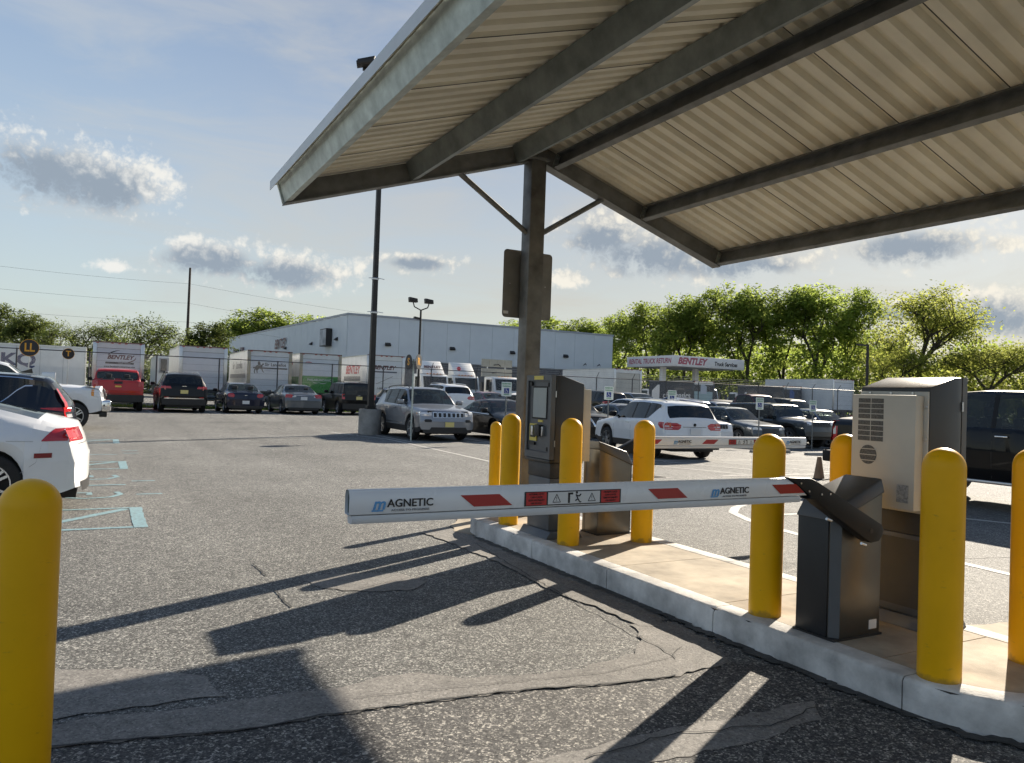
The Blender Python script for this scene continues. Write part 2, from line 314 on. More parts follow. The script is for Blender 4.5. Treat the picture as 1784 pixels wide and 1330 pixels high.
WHITE = mat('white_paint', (.78, .78, .76), .5, var=.08, vscale=2)
BLUE_L = mat('logo_blue', (.10, .32, .62), .5); INK = mat('ink_black', (.015, .015, .018), .5); GREYT = mat('ink_grey', (.25, .25, .26), .5)
REDT = mat('ink_red', (.50, .05, .06), .5); YELT = mat('sign_amber', (.78, .36, .02), .45); YELS = mat('sticker_yellow', (.72, .58, .12), .5)
GRNP = mat('truck_green', (.04, .25, .035), .45, var=.08); WHT_T = mat('truck_white', (.70, .71, .70), .45, var=.10, vscale=1.3, coat=.2)
WHT_D = mat('truck_door_white', (.66, .69, .72), .5, var=.07, vscale=1.6); NAVYT = mat('truck_navy', (.028, .034, .045), .4, var=.12, coat=.3)
HAZY = mat('chain_link_wire', (.42, .43, .43), .45, .7); POSTM = mat('fence_post', (.075, .075, .08), .5, .4, var=.2)
LAMPD = mat('lamp_bronze', (.03, .027, .025), .5, .3, var=.2); SCRN = mat('display_grey', (.36, .40, .40), .25, 0, var=.06)
BLDG = mat('metal_siding', (.60, .65, .69), .5, .1, var=.05, vscale=.6); BLOCK = mat('grey_block', (.13, .13, .135), .85, var=.3, vscale=2, bump=.3, bscale=12)
BARK = mat('bark', (.06, .05, .04), .9, var=.4, vscale=6); CYAN = mat('stall_paint_blue', (.22, .40, .45), .75, col2=(.15, .19, .20), vscale=22)
LINEW = mat('line_white', (.55, .54, .50), .75, col2=(.30, .29, .27), vscale=9); GLASS = glass_mat('car_glass', (.02, .026, .03), .30); GLASS_D = glass_mat('car_glass_dark', (.008, .009, .01), .06); GLASS_C = glass_mat('car_glass_clear', (.03, .04, .045), .55)
TAIL = mat('tail_lamp_red', (.45, .012, .016), .15, coat=1); TAILW = mat('lamp_clear', (.62, .62, .64), .12, .3, coat=1); AMB = mat('lamp_amber', (.7, .25, .02), .2, coat=1); PLATE_Y = mat('plate_yellow', (.66, .56, .22), .45); PLATE_W = mat('plate_white', (.65, .66, .66), .45)
INTER = mat('car_interior', (.03, .029, .028), .8); SEATM = mat('car_seat', (.045, .043, .042), .75)

# ------------------------------------------------------------------ ground
def ground():
    def axis(lo, hi, step, far):
        a = list(np.arange(lo, hi+.01, step)); e = hi
        while e < far: e = e+max(step, (e-hi)*.5+step); a.append(e)
        e = lo
        while e > -far: e = e-max(step, (lo-e)*.5+step); a.insert(0, e)
        return a
    xs = axis(-20, 70, 1.5, 1600); ys = axis(-12, 60, 1., 1600)
    v = [(x, y, ground_z(x, y)) for y in ys for x in xs]; n = len(xs)
    f = [(j*n+i, j*n+i+1, (j+1)*n+i+1, (j+1)*n+i) for j in range(len(ys)-1) for i in range(n-1)]
    me = bpy.data.meshes.new('ground'); me.from_pydata(v, [], f); me.materials.append(ASPH); finish(me, 60)
    return link('ground', me, kind='structure')
ground()
LAY = [0.004]
def sheet(name, poly, m, lift, sub=0, jit=0, **kw):
    # a flat irregular sheet following the ground
    rnd = random.Random(int(abs(poly[0][0]*100+poly[0][1]*37)))
    pts = []
    for (x0, y0), (x1, y1) in zip(poly, poly[1:]+poly[:1]):
        k = max(1, int(math.hypot(x1-x0, y1-y0)/sub)) if sub else 1
        for i in range(k):
            t = i/k; pts.append((x0+(x1-x0)*t+rnd.uniform(-jit, jit), y0+(y1-y0)*t+rnd.uniform(-jit, jit)))
    bm = bmesh.new(); vs = [bm.verts.new((x, y, ground_z(x, y)+lift)) for x, y in pts]
    bm.faces.new(vs); bmesh.ops.triangulate(bm, faces=bm.faces)
    me = bpy.data.meshes.new(name); bm.to_mesh(me); bm.free()
    if len(me.polygons) and me.polygons[0].normal.z < 0: me.flip_normals()
    me.materials.append(m); return link(name, me, **kw)
def strip(name, pts, wd, m, lift, jit=0, sub=.3, **kw):
    rnd = random.Random(int(abs(pts[0][0]*100+pts[0][1]*37))); q = []
    for (x0, y0), (x1, y1) in zip(pts, pts[1:]):
        k = max(1, int(math.hypot(x1-x0, y1-y0)/sub))
        q += [(x0+(x1-x0)*i/k, y0+(y1-y0)*i/k) for i in range(k)]
    q.append(pts[-1]); mb = MB(); rows = []
    for i, (x, y) in enumerate(q):
        a = q[max(0, i-1)]; b = q[min(len(q)-1, i+1)]; dx, dy = b[0]-a[0], b[1]-a[1]; l = math.hypot(dx, dy) or 1; nx, ny = -dy/l, dx/l
        ox = rnd.uniform(-jit, jit); ww = wd*(1+rnd.uniform(-1, 1)*min(.45, jit*8)); 
        rows.append(((x+nx*(ww/2+ox), y+ny*(ww/2+ox)), (x-nx*(ww/2-ox), y-ny*(ww/2-ox))))
    for (a, b), (c, d) in zip(rows, rows[1:]):
        mb.quad(*[(p[0], p[1], ground_z(*p)+lift) for p in (a, b, d, c)])
    return mb.build(name, m, weld=True, **kw)
# ------------------------------------------------------------------ paving patches, cracks, painted lines
S_ = dict(kind='structure')
BAND_UP = [(-4, 4.05), (-1.5, 4.1), (-.11, 4.0), (.16, 4.01), (.37, 3.96), (.85, 3.97), (1.19, 3.93), (1.33, 3.99), (1.59, 3.99), (1.73, 3.84), (2.09, 3.71), (2.44, 3.66), (2.93, 3.77), (3.15, 3.95), (3.28, 4.25)]
BAND_LO = [(-4, 3.8), (-1.5, 3.8), (-.1, 3.75), (.23, 3.69), (.65, 3.6), (.99, 3.62), (1.38, 3.58), (1.77, 3.55), (2.05, 3.51), (2.46, 3.42), (2.93, 3.36), (3.35, 3.40)]
sheet('pavement_patch', BAND_LO+[(3.66, 3.3), (3.66, 2.0), (3.9, 1.6), (3.9, -6), (-4, -6)], ASPH_DARK, .004, .12, .012, **S_)
sheet('pavement_patch', BAND_UP+[(3.62, 4.2), (3.55, 3.75), (3.38, 3.42)]+BAND_LO[:-1][::-1], ASPH_SEAL, .008, .07, .022, **S_)
sheet('pavement_patch', [(3.22, 7.95), (3.60, 8.15), (3.66, 7.6), (3.69, 6.8), (3.69, 4.4), (3.45, 4.15), (3.30, 4.20), (3.33, 4.65), (3.24, 5.1), (3.32, 6.3)], ASPH_SEAL, .0095, .08, .02, **S_)
sheet('pavement_patch', [(3.58, 7.9), (3.72, 8.3), (4.05, 8.75), (4.6, 9.0), (4.9, 8.9), (5.0, 8.5), (4.7, 8.0), (4.0, 8.0), (3.69, 7.5)], CONC, .0125, .1, .02, **S_)
sheet('pavement_patch', [(1.52, 6.25), (1.72, 6.38), (1.95, 6.36), (2.34, 6.2), (2.43, 5.9), (2.27, 5.66), (1.87, 5.72), (1.62, 5.92)], ASPH_SEAL, .005, .07, .03, **S_)
sheet('pavement_patch', [(1.6, 2.80), (2.05, 2.84), (2.7, 2.82), (3.08, 2.80), (3.35, 2.80), (3.2, 2.62), (2.77, 2.57), (2.07, 2.6), (1.6, 2.5), (.9, 2.3), (.8, 2.5)], ASPH_SEAL, .0065, .07, .02, **S_)
sheet('pavement_patch', [(-.2, 4.75), (.3, 4.6), (.55, 4.35), (.62, 4.05), (.2, 4.08), (-.1, 4.07), (-1.2, 4.2), (-1.6, 4.6)], ASPH_SEAL, .0055, .08, .02, **S_)
sheet('pavement_patch', [(5.3, 3.35), (6.2, 3.22), (6.1, 2.9), (5.2, 3.0)], CONC, .0055, .09, .025, **S_)
strip('pavement_crack', BAND_LO[:-1], .013, CRACK, .0125, .012, .05, **S_)
strip('pavement_crack', [(3.50, 7.2), (3.31, 5.64), (3.21, 4.28), (3.12, 3.58)], .008, CRACK, .0135, .012, .06, **S_)
strip('pavement_crack', [(1.2, 3.76), (1.9, 3.66), (2.6, 3.55), (3.1, 3.62), (3.3, 3.75)], .004, CRACK, .0135, .01, .06, **S_)
for a, b in (((1.25, 6.98), (1.27, 6.5)), ((1.24, 6.02), (1.26, 5.5))): strip('pavement_crack', [a, b], .014, CRACK, .007, .008, .05, **S_)
strip('pavement_crack', [(1.3, 5.9), (1.8, 5.8), (2.3, 6.02), (3.0, 6.05)], .0035, CRACK, .0075, .012, .06, **S_)
strip('pavement_crack', [(1.3, 6.6), (1.9, 6.9), (2.6, 7.2), (3.2, 7.35)], .003, CRACK, .0075, .015, .07, **S_)
strip('pavement_crack', [(-6, 20.6), (-.2, 22.3), (4, 23.6), (7.17, 24.8), (8.2, 26.2)], .06, CRACK, .006, .03, .25, **S_)
strip('pavement_crack', [(-3, 29.5), (3, 30.2), (9, 31.5), (14, 32.8)], .035, CRACK, .006, .04, .3, **S_)
strip('pavement_crack', [(5.2, 5.8), (6.3, 5.2), (7.4, 5.05), (8.8, 4.7), (10, 4.9)], .012, CRACK, .006, .02, .12, **S_)
strip('pavement_crack', [(5.4, 9.5), (6.8, 8.6), (7.7, 8.8), (9.3, 8.3)], .01, CRACK, .006, .02, .12, **S_)
strip('pavement_crack', [(1.9, 2.74), (2.4, 2.78), (2.9, 2.66), (3.3, 2.72)], .008, CRACK, .012, .015, .06, **S_)
strip('tar_seam', [(3.66, 7.45), (3.655, 6.4), (3.66, 5.), (3.655, 4.), (3.655, 2.6), (3.72, 2.2), (3.93, 1.83), (4.2, 1.74)], .075, TAR, .0145, .03, .035, **S_)
# blue stall markings on the left
def mark(poly, m=CYAN, lift=.0045): return sheet('stall_marking', poly, m, lift, .12, .008, **S_)
for y0 in (9.12, 15.35, 21.8):
    d = 1.5
    mark([(.39, y0), (.53, y0), (.53, y0+d), (.39, y0+d)]); mark([(-.9, y0), (.39, y0), (.39, y0+.09), (-.9, y0+.09)]); mark([(-.9, y0+d-.08), (.39, y0+d-.08), (.39, y0+d), (-.9, y0+d)])
    mark([(-.45, y0+.5), (-.35, y0+.44), (.388, y0+1.33), (.30, y0+1.41)])
for y0 in (11.55, 13.75): 
    strip('stall_marking', [(.28, y0+.62), (.33, y0+.35), (.2, y0+.08), (-.1, y0), (-.3, y0+.12), (-.34, y0+.4), (-.2, y0+.6), (-.05, y0+.58), (-.05, y0+.35)], .075, CYAN, .0045, .004, .08, **S_)
for y0 in (12.95, 18.4): mark([(-.9, y0), (.42, y0), (.42, y0+.09), (-.9, y0+.09)])
for y0 in (11.8, 13.4, 18.7, 19.4): mark([(.52, y0), (.85, y0+.02), (.85, y0+.1), (.52, y0+.08)])
# white lines
def line(pts, wd=.1): return strip('lane_line', pts, wd, LINEW, .0045, .004, .4, **S_)
line([(7.4, 27.4), (8.35, 23.9), (8.25, 20), (8.09, 15.77)]); line([(8.6, 22.4), (11.4, 22.3), (14.1, 22.2)], .1)
for i in range(-1, 12): line([(2.02+2.7*i, 35.6), (2.02+2.7*i, 41.5)])
for i in range(8): line([(8.65+2.7*i, 27.3), (8.65+2.7*i, 22.3)])
line([(7.47, 6.40), (7.55, 6.9), (7.7, 7.5), (8.0, 8.1), (8.42, 8.47), (8.93, 8.77), (9.6, 8.7)], .13)
line([(8.2, 7.0), (7.95, 6.22), (7.83, 4.63), (7.69, 3.6)], .11); line([(8.5, 7.76), (9.6, 7.66)]); line([(10.6, 7.3), (11.14, 6.61), (11.6, 5.7)], .12)
for k in range(6): line([(11.3+k*1.5, 15.6-k*.15), (12.6+k*1.5, 12.4-k*.2)], .09)
line([(11.0, 15.9), (20.5, 15.2)]); line([(11.8, 12.3), (21, 11.8)])

# ------------------------------------------------------------------ concrete island
IX0, IX1, IY0, IY1, IZ = 3.69, 5.0, 1.86, 8.22, .18
def stadium(inset, n=18):
    x0, x1 = IX0+inset, IX1-inset; r = (x1-x0)/2; cx = (x0+x1)/2; ya, yb = IY0+(IX1-IX0)/2, IY1-(IX1-IX0)/2; p = []
    p += [(cx-r*math.cos(math.pi*k/n), ya-r*math.sin(math.pi*k/n)) for k in range(n+1)]
    m = 66; p += [(x1, ya+(yb-ya)*k/m) for k in range(1, m)]
    p += [(cx+r*math.cos(math.pi*k/n), yb+r*math.sin(math.pi*k/n)) for k in range(n+1)]
    p += [(x0, yb+(ya-yb)*k/m) for k in range(1, m)]
    return p
isl = empty('traffic_island', (0, 0, 0), label='raised concrete island with curb carrying the barrier gate machines', cat='traffic island')
MB().prism(stadium(.012), 'z', -.1, IZ-.012).build('island_core', mat('joint_dark', (.06, .055, .05), .9), isl)
o_, i_ = stadium(0), stadium(.16); b_ = stadium(.022); n_ = len(o_); seg0 = 0; cuts = [0, 9, 18, 34, 50, 66, 84, 93, 102, 118, 134, 150, n_]; crn = random.Random(3); chip = [max(0, crn.gauss(0, .004))+(.018*crn.random() if crn.random() < .06 else 0) for _ in range(n_)]
for a, b in zip(cuts, cuts[1:]):
    mb = MB(); idx = [k % n_ for k in range(a, b+1)]
    def end(k, other, ring):  # pull ends back for a joint
        p, q = ring[k], ring[other]; l = math.hypot(q[0]-p[0], q[1]-p[1]) or 1; return (p[0]+(q[0]-p[0])/l*.004, p[1]+(q[1]-p[1])/l*.004)
    rows = []
    for j, k in enumerate(idx):
        rr = [o_[k], b_[k], i_[k]]
        if j == 0: rr = [end(k, idx[1], r) for r in (o_, b_, i_)]
        if j == len(idx)-1: rr = [end(k, idx[-2], r) for r in (o_, b_, i_)]
        bo, bb, bi = rr; cp = chip[k]; bb = (bb[0]*(1-cp*8)+bi[0]*cp*8, bb[1]*(1-cp*8)+bi[1]*cp*8); rows.append([(*bo, -.08), (*bo, IZ-.022-cp), (bo[0]*.6+bb[0]*.4, bo[1]*.6+bb[1]*.4, IZ-.006-cp*.6), (*bb, IZ), (*bi, IZ), (*bi, -.08)])
    base = 0
    for r in rows: mb.v += r
    for j in range(len(rows)-1):
        for q in range(5): mb.f.append((j*6+q, (j+1)*6+q, (j+1)*6+q+1, j*6+q+1))
    mb.f.append(tuple(range(6))); mb.f.append(tuple(range((len(rows)-1)*6, len(rows)*6))[::-1])
    mb.build('curb_segment', CONC_CURB, isl, smooth=40)
inner = stadium(.168); ycut = [IY0, 2.75, 3.95, 5.15, 6.35, 7.5, IY1]
for a, b in zip(ycut, ycut[1:]):
    pl = []
    P = inner
    def clip(poly, y, keep_above):
        out = []
        for p, q in zip(poly, poly[1:]+poly[:1]):
            ip = (p[1] >= y) == keep_above; iq = (q[1] >= y) == keep_above
            if ip: out.append(p)
            if ip != iq: t = (y-p[1])/(q[1]-p[1]); out.append((p[0]+(q[0]-p[0])*t, y))
        return out
    pl = clip(clip(P, a+.004, True), b-.004, False)
    MB().prism(pl, 'z', .06, IZ-.0015).build('slab_panel', CONC, isl)

# ------------------------------------------------------------------ bollards
def bollard_mesh(r, h):
    pr = [(r, -.003), (r, .1), (r, h-r*1.0)] + [(r*math.cos(R_(a)), h-r+r*math.sin(R_(a))) for a in range(9, 90, 9)] + [(0.0005, h)]
    return MB().lathe(pr, 36).mesh('bollard', YEL, 40)
bm_a = bollard_mesh(.103, 1.18); bm_f = bollard_mesh(.07, 1.22)
for x, y, z, me, lab in [(3.86, 2.43, IZ, bm_a, 'yellow bollard in front of the beige air conditioner cabinet, largest whole one'),
    (3.90, 3.64, IZ, bm_a, 'yellow bollard on the island just left of the near dark barrier housing'),
    (4.71, 5.98, IZ, bm_a, 'yellow bollard on the island to the right of the far barrier housing'),
    (3.93, 6.08, IZ, bm_a, 'yellow bollard standing right in front of the grey ticket kiosk'),
    (3.91, 7.24, IZ, bm_a, 'yellow bollard at the rounded far tip of the island'),
    (4.40, 8.55, 0, bm_f, 'thin yellow bollard beyond the island tip, furthest from the viewer'),
    (4.60, 2.38, IZ, bm_a, 'yellow bollard cut off by the right edge of the photo'),
    (4.75, 3.72, IZ, bm_a, 'yellow bollard mostly hidden behind the beige air conditioner housing'),
    (-.205, 3.36, 0, bm_a, 'large yellow bollard at the bottom left corner beside the white car')]:
    link('bollard', me, None, (x, y, z), label=lab, cat='bollard', group='yellow bollards')

# ------------------------------------------------------------------ canopy
CX = 4.41
can = empty('canopy', (CX, 7.80, 0), label='galvanised steel gable canopy with corrugated roof over the island', cat='canopy')
ZB = lambda x: 4.31-.327*abs(x)        # x local; underside of rafters
CY0, CY1 = -9.6, 0.0                   # local extent along Y
sl_ = math.atan(.327)
for yy in (0.0, -8.7):
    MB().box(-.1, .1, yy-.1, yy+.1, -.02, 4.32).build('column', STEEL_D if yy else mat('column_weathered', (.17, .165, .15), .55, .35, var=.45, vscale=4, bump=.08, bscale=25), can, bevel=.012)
    for s in (-1, 1):
        e = 2.86
        pf = [(s*.0, 4.31), (s*e, ZB(e)), (s*(e+.0), ZB(e)+.215), (s*.0, 4.525)]
        MB().prism(pf, 'y', yy-.035, yy+.035).build('rafter', STEEL_D, can, bevel=.006)
        fl = [(s*.11, ZB(.11)-.001), (s*e, ZB(e)-.001), (s*e, ZB(e)+.012), (s*.11, ZB(.11)+.012)]
        MB().prism(fl, 'y', yy-.075, yy+.075).build('rafter_flange', STEEL_D, can)
        MB().tube((s*.09, yy, 3.46), (s*.97, yy, ZB(.97)+.02), .032, n=14).build('brace', STEEL_D, can, smooth=40)
    MB().box(-.13, .13, yy-.13, yy+.13, 4.3, 4.33).build('cap_plate', STEEL_D, can)
MB().box(-.17, .17, -.17, .17, .18, .205).build('base_plate', STEEL_D, can)
def channel(x, s, opn, m):
    # C purlin square to the roof slope; opn = side the channel opens to (in slope direction)
    d, fl, t, lip = .2, .07, .005, .018
    pts = [(0, 0), (opn*fl, 0), (opn*fl, lip), (opn*(fl-t), lip), (opn*(fl-t), t), (opn*t, t), (opn*t, d-t), (opn*(fl-t), d-t), (opn*(fl-t), d-lip), (opn*fl, d-lip), (opn*fl, d), (0, d)]
    ca, sa = math.cos(-s*sl_), math.sin(-s*sl_); z0 = ZB(x)+.012
    q = [(x+p[0]*ca-p[1]*sa, z0+p[0]*sa+p[1]*ca) for p in pts]
    return MB().prism(q, 'y', CY0, CY1-.037).build('purlin', m, can)
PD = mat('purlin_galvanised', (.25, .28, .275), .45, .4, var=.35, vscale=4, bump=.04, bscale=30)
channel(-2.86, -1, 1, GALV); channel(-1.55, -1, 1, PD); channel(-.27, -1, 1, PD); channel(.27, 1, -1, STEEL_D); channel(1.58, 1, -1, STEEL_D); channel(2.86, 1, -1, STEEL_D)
for s, xx in ((-1, -2.80), (1, 2.80)):      # end closure plates where the eave purlin meets the gable
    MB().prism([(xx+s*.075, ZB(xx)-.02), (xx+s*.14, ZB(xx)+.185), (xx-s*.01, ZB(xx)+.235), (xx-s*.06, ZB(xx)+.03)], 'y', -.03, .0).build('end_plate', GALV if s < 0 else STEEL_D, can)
def deck_panel():
    # trapezoidal ribs across Y, sheet runs down the slope; local: x slope distance from ridge, y, z up
    pit, hgt = .1836, .052; mb = MB(); prof = []
    for k in range(5):
        y = k*pit; prof += [(y, 0), (y+.088, 0), (y+.106, hgt), (y+.166, hgt)]
    prof.append((5*pit, 0))
    X = [0, 1.5, 3.06]; n = len(prof)
    for x in X: mb.v += [(x, -p[0], p[1]) for p in prof]
    for j in range(2):
        for k in range(n-1): mb.f.append((j*n+k, j*n+k+1, (j+1)*n+k+1, (j+1)*n+k))
    return mb.mesh('roof_panel', DECK)
dk = deck_panel()
lapm = MB().box(.05, 3.0, -.004, .004, -.0025, .0).mesh('lap_joint', BLK)
for i in range(11):
    for s in (-1, 1):
        o = link('roof_panel', dk, can, (s*.02, .12-i*.918 if s > 0 else .12-i*.918-.918, ZB(0)+.214+.012))
        o.rotation_euler = (0, sl_, 0 if s > 0 else math.pi)
        if s < 0: o.rotation_euler = (0, sl_, math.pi)
        q = link('lap_joint', lapm, can, (s*.02, .12-i*.918, ZB(0)+.2125+.012)); q.rotation_euler = o.rotation_euler
        md = o.modifiers.new('sheet', 'SOLIDIFY'); md.thickness = .0015
for s in (-1, 1):
    e = 2.965; zt = ZB(e)+.225
    MB().prism([(s*e, zt-.03), (s*(e+.008), zt-.034), (s*(e+.008), zt+.06), (s*(e-.06), zt+.09), (s*(e-.06), zt+.086), (s*e, zt+.056)], 'y', CY0-.3, .15).build('eave_trim', WHITE_TRIM, can)
MB().prism([(-.16, ZB(.16)+.29), (0, ZB(0)+.325), (.16, ZB(.16)+.29), (.16, ZB(.16)+.294), (0, ZB(0)+.33), (-.16, ZB(.16)+.294)], 'y', CY0-.3, .15).build('ridge_cap', WHITE_TRIM, can)
for xx in (-2.86, -1.55, -.27, .27, 1.58, 2.86):
    s = 1 if xx > 0 else -1; ca, sa = math.cos(-s*sl_), math.sin(-s*sl_)
    cl = MB().prism([(xx+a*ca-b*sa, ZB(xx)+.02+a*sa+b*ca) for a, b in ((-.07*s, .02), (-.012*s, .02), (-.012*s, .17), (-.07*s, .17))], 'y', -.05, -.0365).build('clip_plate', GALV, can)
    for b in (.06, .13):
        x_, z_ = xx-.04*s*ca-b*sa, ZB(xx)+.02-.04*s*sa+b*ca; MB().tube((x_, -.06, z_), (x_, -.05, z_), .012, n=6).build('bolt', ALU, cl)
# sign plates on the far face of the column, seen from behind
sg = empty('sign_plate', (4.44, 7.94, 2.87), label='blank grey back of a rounded sign high on the canopy column', cat='sign')
MB().prism(rrect(.66, .80, .045), 'y', -.002, .002).build('sign_sheet', mat('sign_back', (.2, .195, .18), .5, .3, var=.2, vscale=5), sg)
MB().box(-.315, -.25, -.0035, -.0025, -.36, -.325).build('sticker', PLATE_W, sg)
for s in (-1, 1): MB().tube((s*.24, -.006, .0), (s*.24, -.001, .0), .006, n=8).build('rivet', ALU, sg)

# ------------------------------------------------------------------ ticket kiosks (front faces local -X)
def kiosk(name, loc, rz, label):
    k = empty(name, loc, rz, label=label, cat='kiosk', group='ticket kiosks')
    w_ = .245
    MB().prism([(-.02, 0), (.40, 0), (.355, .07), (.03, .07)], 'y', -w_-.02, w_+.02).build('base_skirt', GREYP, k, bevel=.004)
    MB().box(.035, .345, -w_+.035, w_-.035, .07, .58).build('pedestal', GREYP, k, bevel=.012)
    MB().box(.03, .35, -w_+.03, w_-.03, .58, .73).build('pedestal_collar', CHAR, k, bevel=.01)
    MB().prism([(.0, .73), (.38, .73), (.38, 1.51), (.12, 1.585), (.055, 1.585), (.055, .76), (0.0, .76)], 'y', -w_, w_).build('cabinet', mat('cabinet_charcoal', (.03, .029, .028), .38, .0, var=.12, vscale=4, bump=.05, bscale=400), k, bevel=.008)
    dr = MB(); dr.box(.0, .05, -w_, -w_+.035, .765, 1.585).box(.0, .05, w_-.035, w_, .765, 1.585).box(.0, .05, -w_+.035, w_-.035, 1.53, 1.585).box(.0, .05, -w_+.035, w_-.035, .765, .83).box(.022, .05, -w_+.035, w_-.035, .83, 1.53)
    d = dr.build('door', GREYP, k)
    MB().box(.014, .0215, -.13, .125, 1.165, 1.46).build('screen', SCRN, d)
    MB().box(.017, .0218, -.145, .14, 1.15, 1.475).build('screen_bezel', BLK_M, d)
    MB().box(-.003, -.0005, -.09, .09, 1.54, 1.578).build('sticker', YELS, k)
    MB().box(.01, .0215, .035, .17, .93, 1.10).build('reader_frame', YELS, d); MB().box(.004, .0095, .055, .15, .965, 1.085).build('reader_mouth', BLK, d)
    MB().box(-.022, .0035, .06, .1, .985, 1.08).build('reader_guide', ALU, d, bevel=.006)
    MB().box(-.03, .0215, -.075, .02, .98, 1.095).build('card_slot', BLK, d, bevel=.006); MB().box(-.012, .0215, -.115, -.085, .985, 1.08).build('keypad', ALU, d, bevel=.004)
    MB().box(.015, .0215, -.07, .02, 1.12, 1.142).build('sticker', YELS, d); MB().box(.0, .0215, .06, .175, .89, .915).build('ticket_slot', BLK, d)
    MB().tube((.0, .16, 1.5), (.03, .16, 1.5), .022, n=14).build('camera_lens', BLK, d)
    for z in (1.49, .86): MB().box(.012, .0215, -.17, -.155, z-.02, z+.02).build('lock', BLK, d)
    for z in (.92, 1.4):
        for s in (-1, 1): MB().tube((.052, s*(w_+.004), z-.03), (.052, s*(w_+.004), z+.03), .006, n=8).build('hinge', ALU, k)
    # air conditioner on the back
    ac = MB().box(.395, .475, -w_+.008, w_-.03, .745, 1.46).build('air_conditioner', BEIGE, k, bevel=.006)
    MB().box(.381, .394, -w_+.006, w_-.004, .725, 1.485).build('mounting_flange', mat('flange_light', (.5, .49, .45), .5, .1), ac, bevel=.003)
    gx = .4765
    for c0 in (.005, .10):
        for r in range(8):
            z0 = 1.435-r*.034-(.008 if r > 3 else 0)
            MB().box(gx-.004, gx+.0005, -(c0+.088), -c0, z0-.029, z0).build('vent_slot', mat('vent_grey', (.12, .12, .115), .7, var=.5, vscale=90), ac)
    circ = [(-.11+.062*math.cos(2*math.pi*q/32), 1.07+.062*math.sin(2*math.pi*q/32)) for q in range(32)]
    MB().prism(circ, 'x', gx-.004, gx+.0005).build('fan_outlet', MATS['vent_grey'], ac)
    for q in range(3): MB().box(gx, gx+.003, -.11-.06, -.11+.06, 1.03+q*.037, 1.035+q*.037).build('fan_bar', BEIGE, ac)
    MB().box(gx-.001, gx+.001, .10, .18, .79, .9).build('rating_plate', mat('rating_plate', (.34, .34, .33), .5, var=.5, vscale=70), ac)
    for q in range(4):
        z = .79+q*.2; MB().tube((.394, w_-.016, z), (.404, w_-.016, z), .009, n=10).build('bolt', ALU, ac)
        if q < 3: MB().tube((.394, -.16+q*.15, 1.474), (.402, -.16+q*.15, 1.474), .008, n=8).build('bolt', ALU, ac)
    MB().box(.3445, .347, -w_+.06, w_-.06, .12, .55).build('service_panel', CHAR, k)
    for q in range(4): MB().tube((.345, -w_+.07, .15+q*.12), (.35, -w_+.07, .15+q*.12), .005, n=8).build('screw', ALU, k)
    return k
kiosk('ticket_kiosk', (3.85, 6.585, IZ), 0, 'grey ticket kiosk facing the left lane beside the canopy column')
kiosk('ticket_kiosk', (4.905, 3.19, IZ), math.pi, 'dark ticket kiosk seen from behind with beige vented air conditioner')

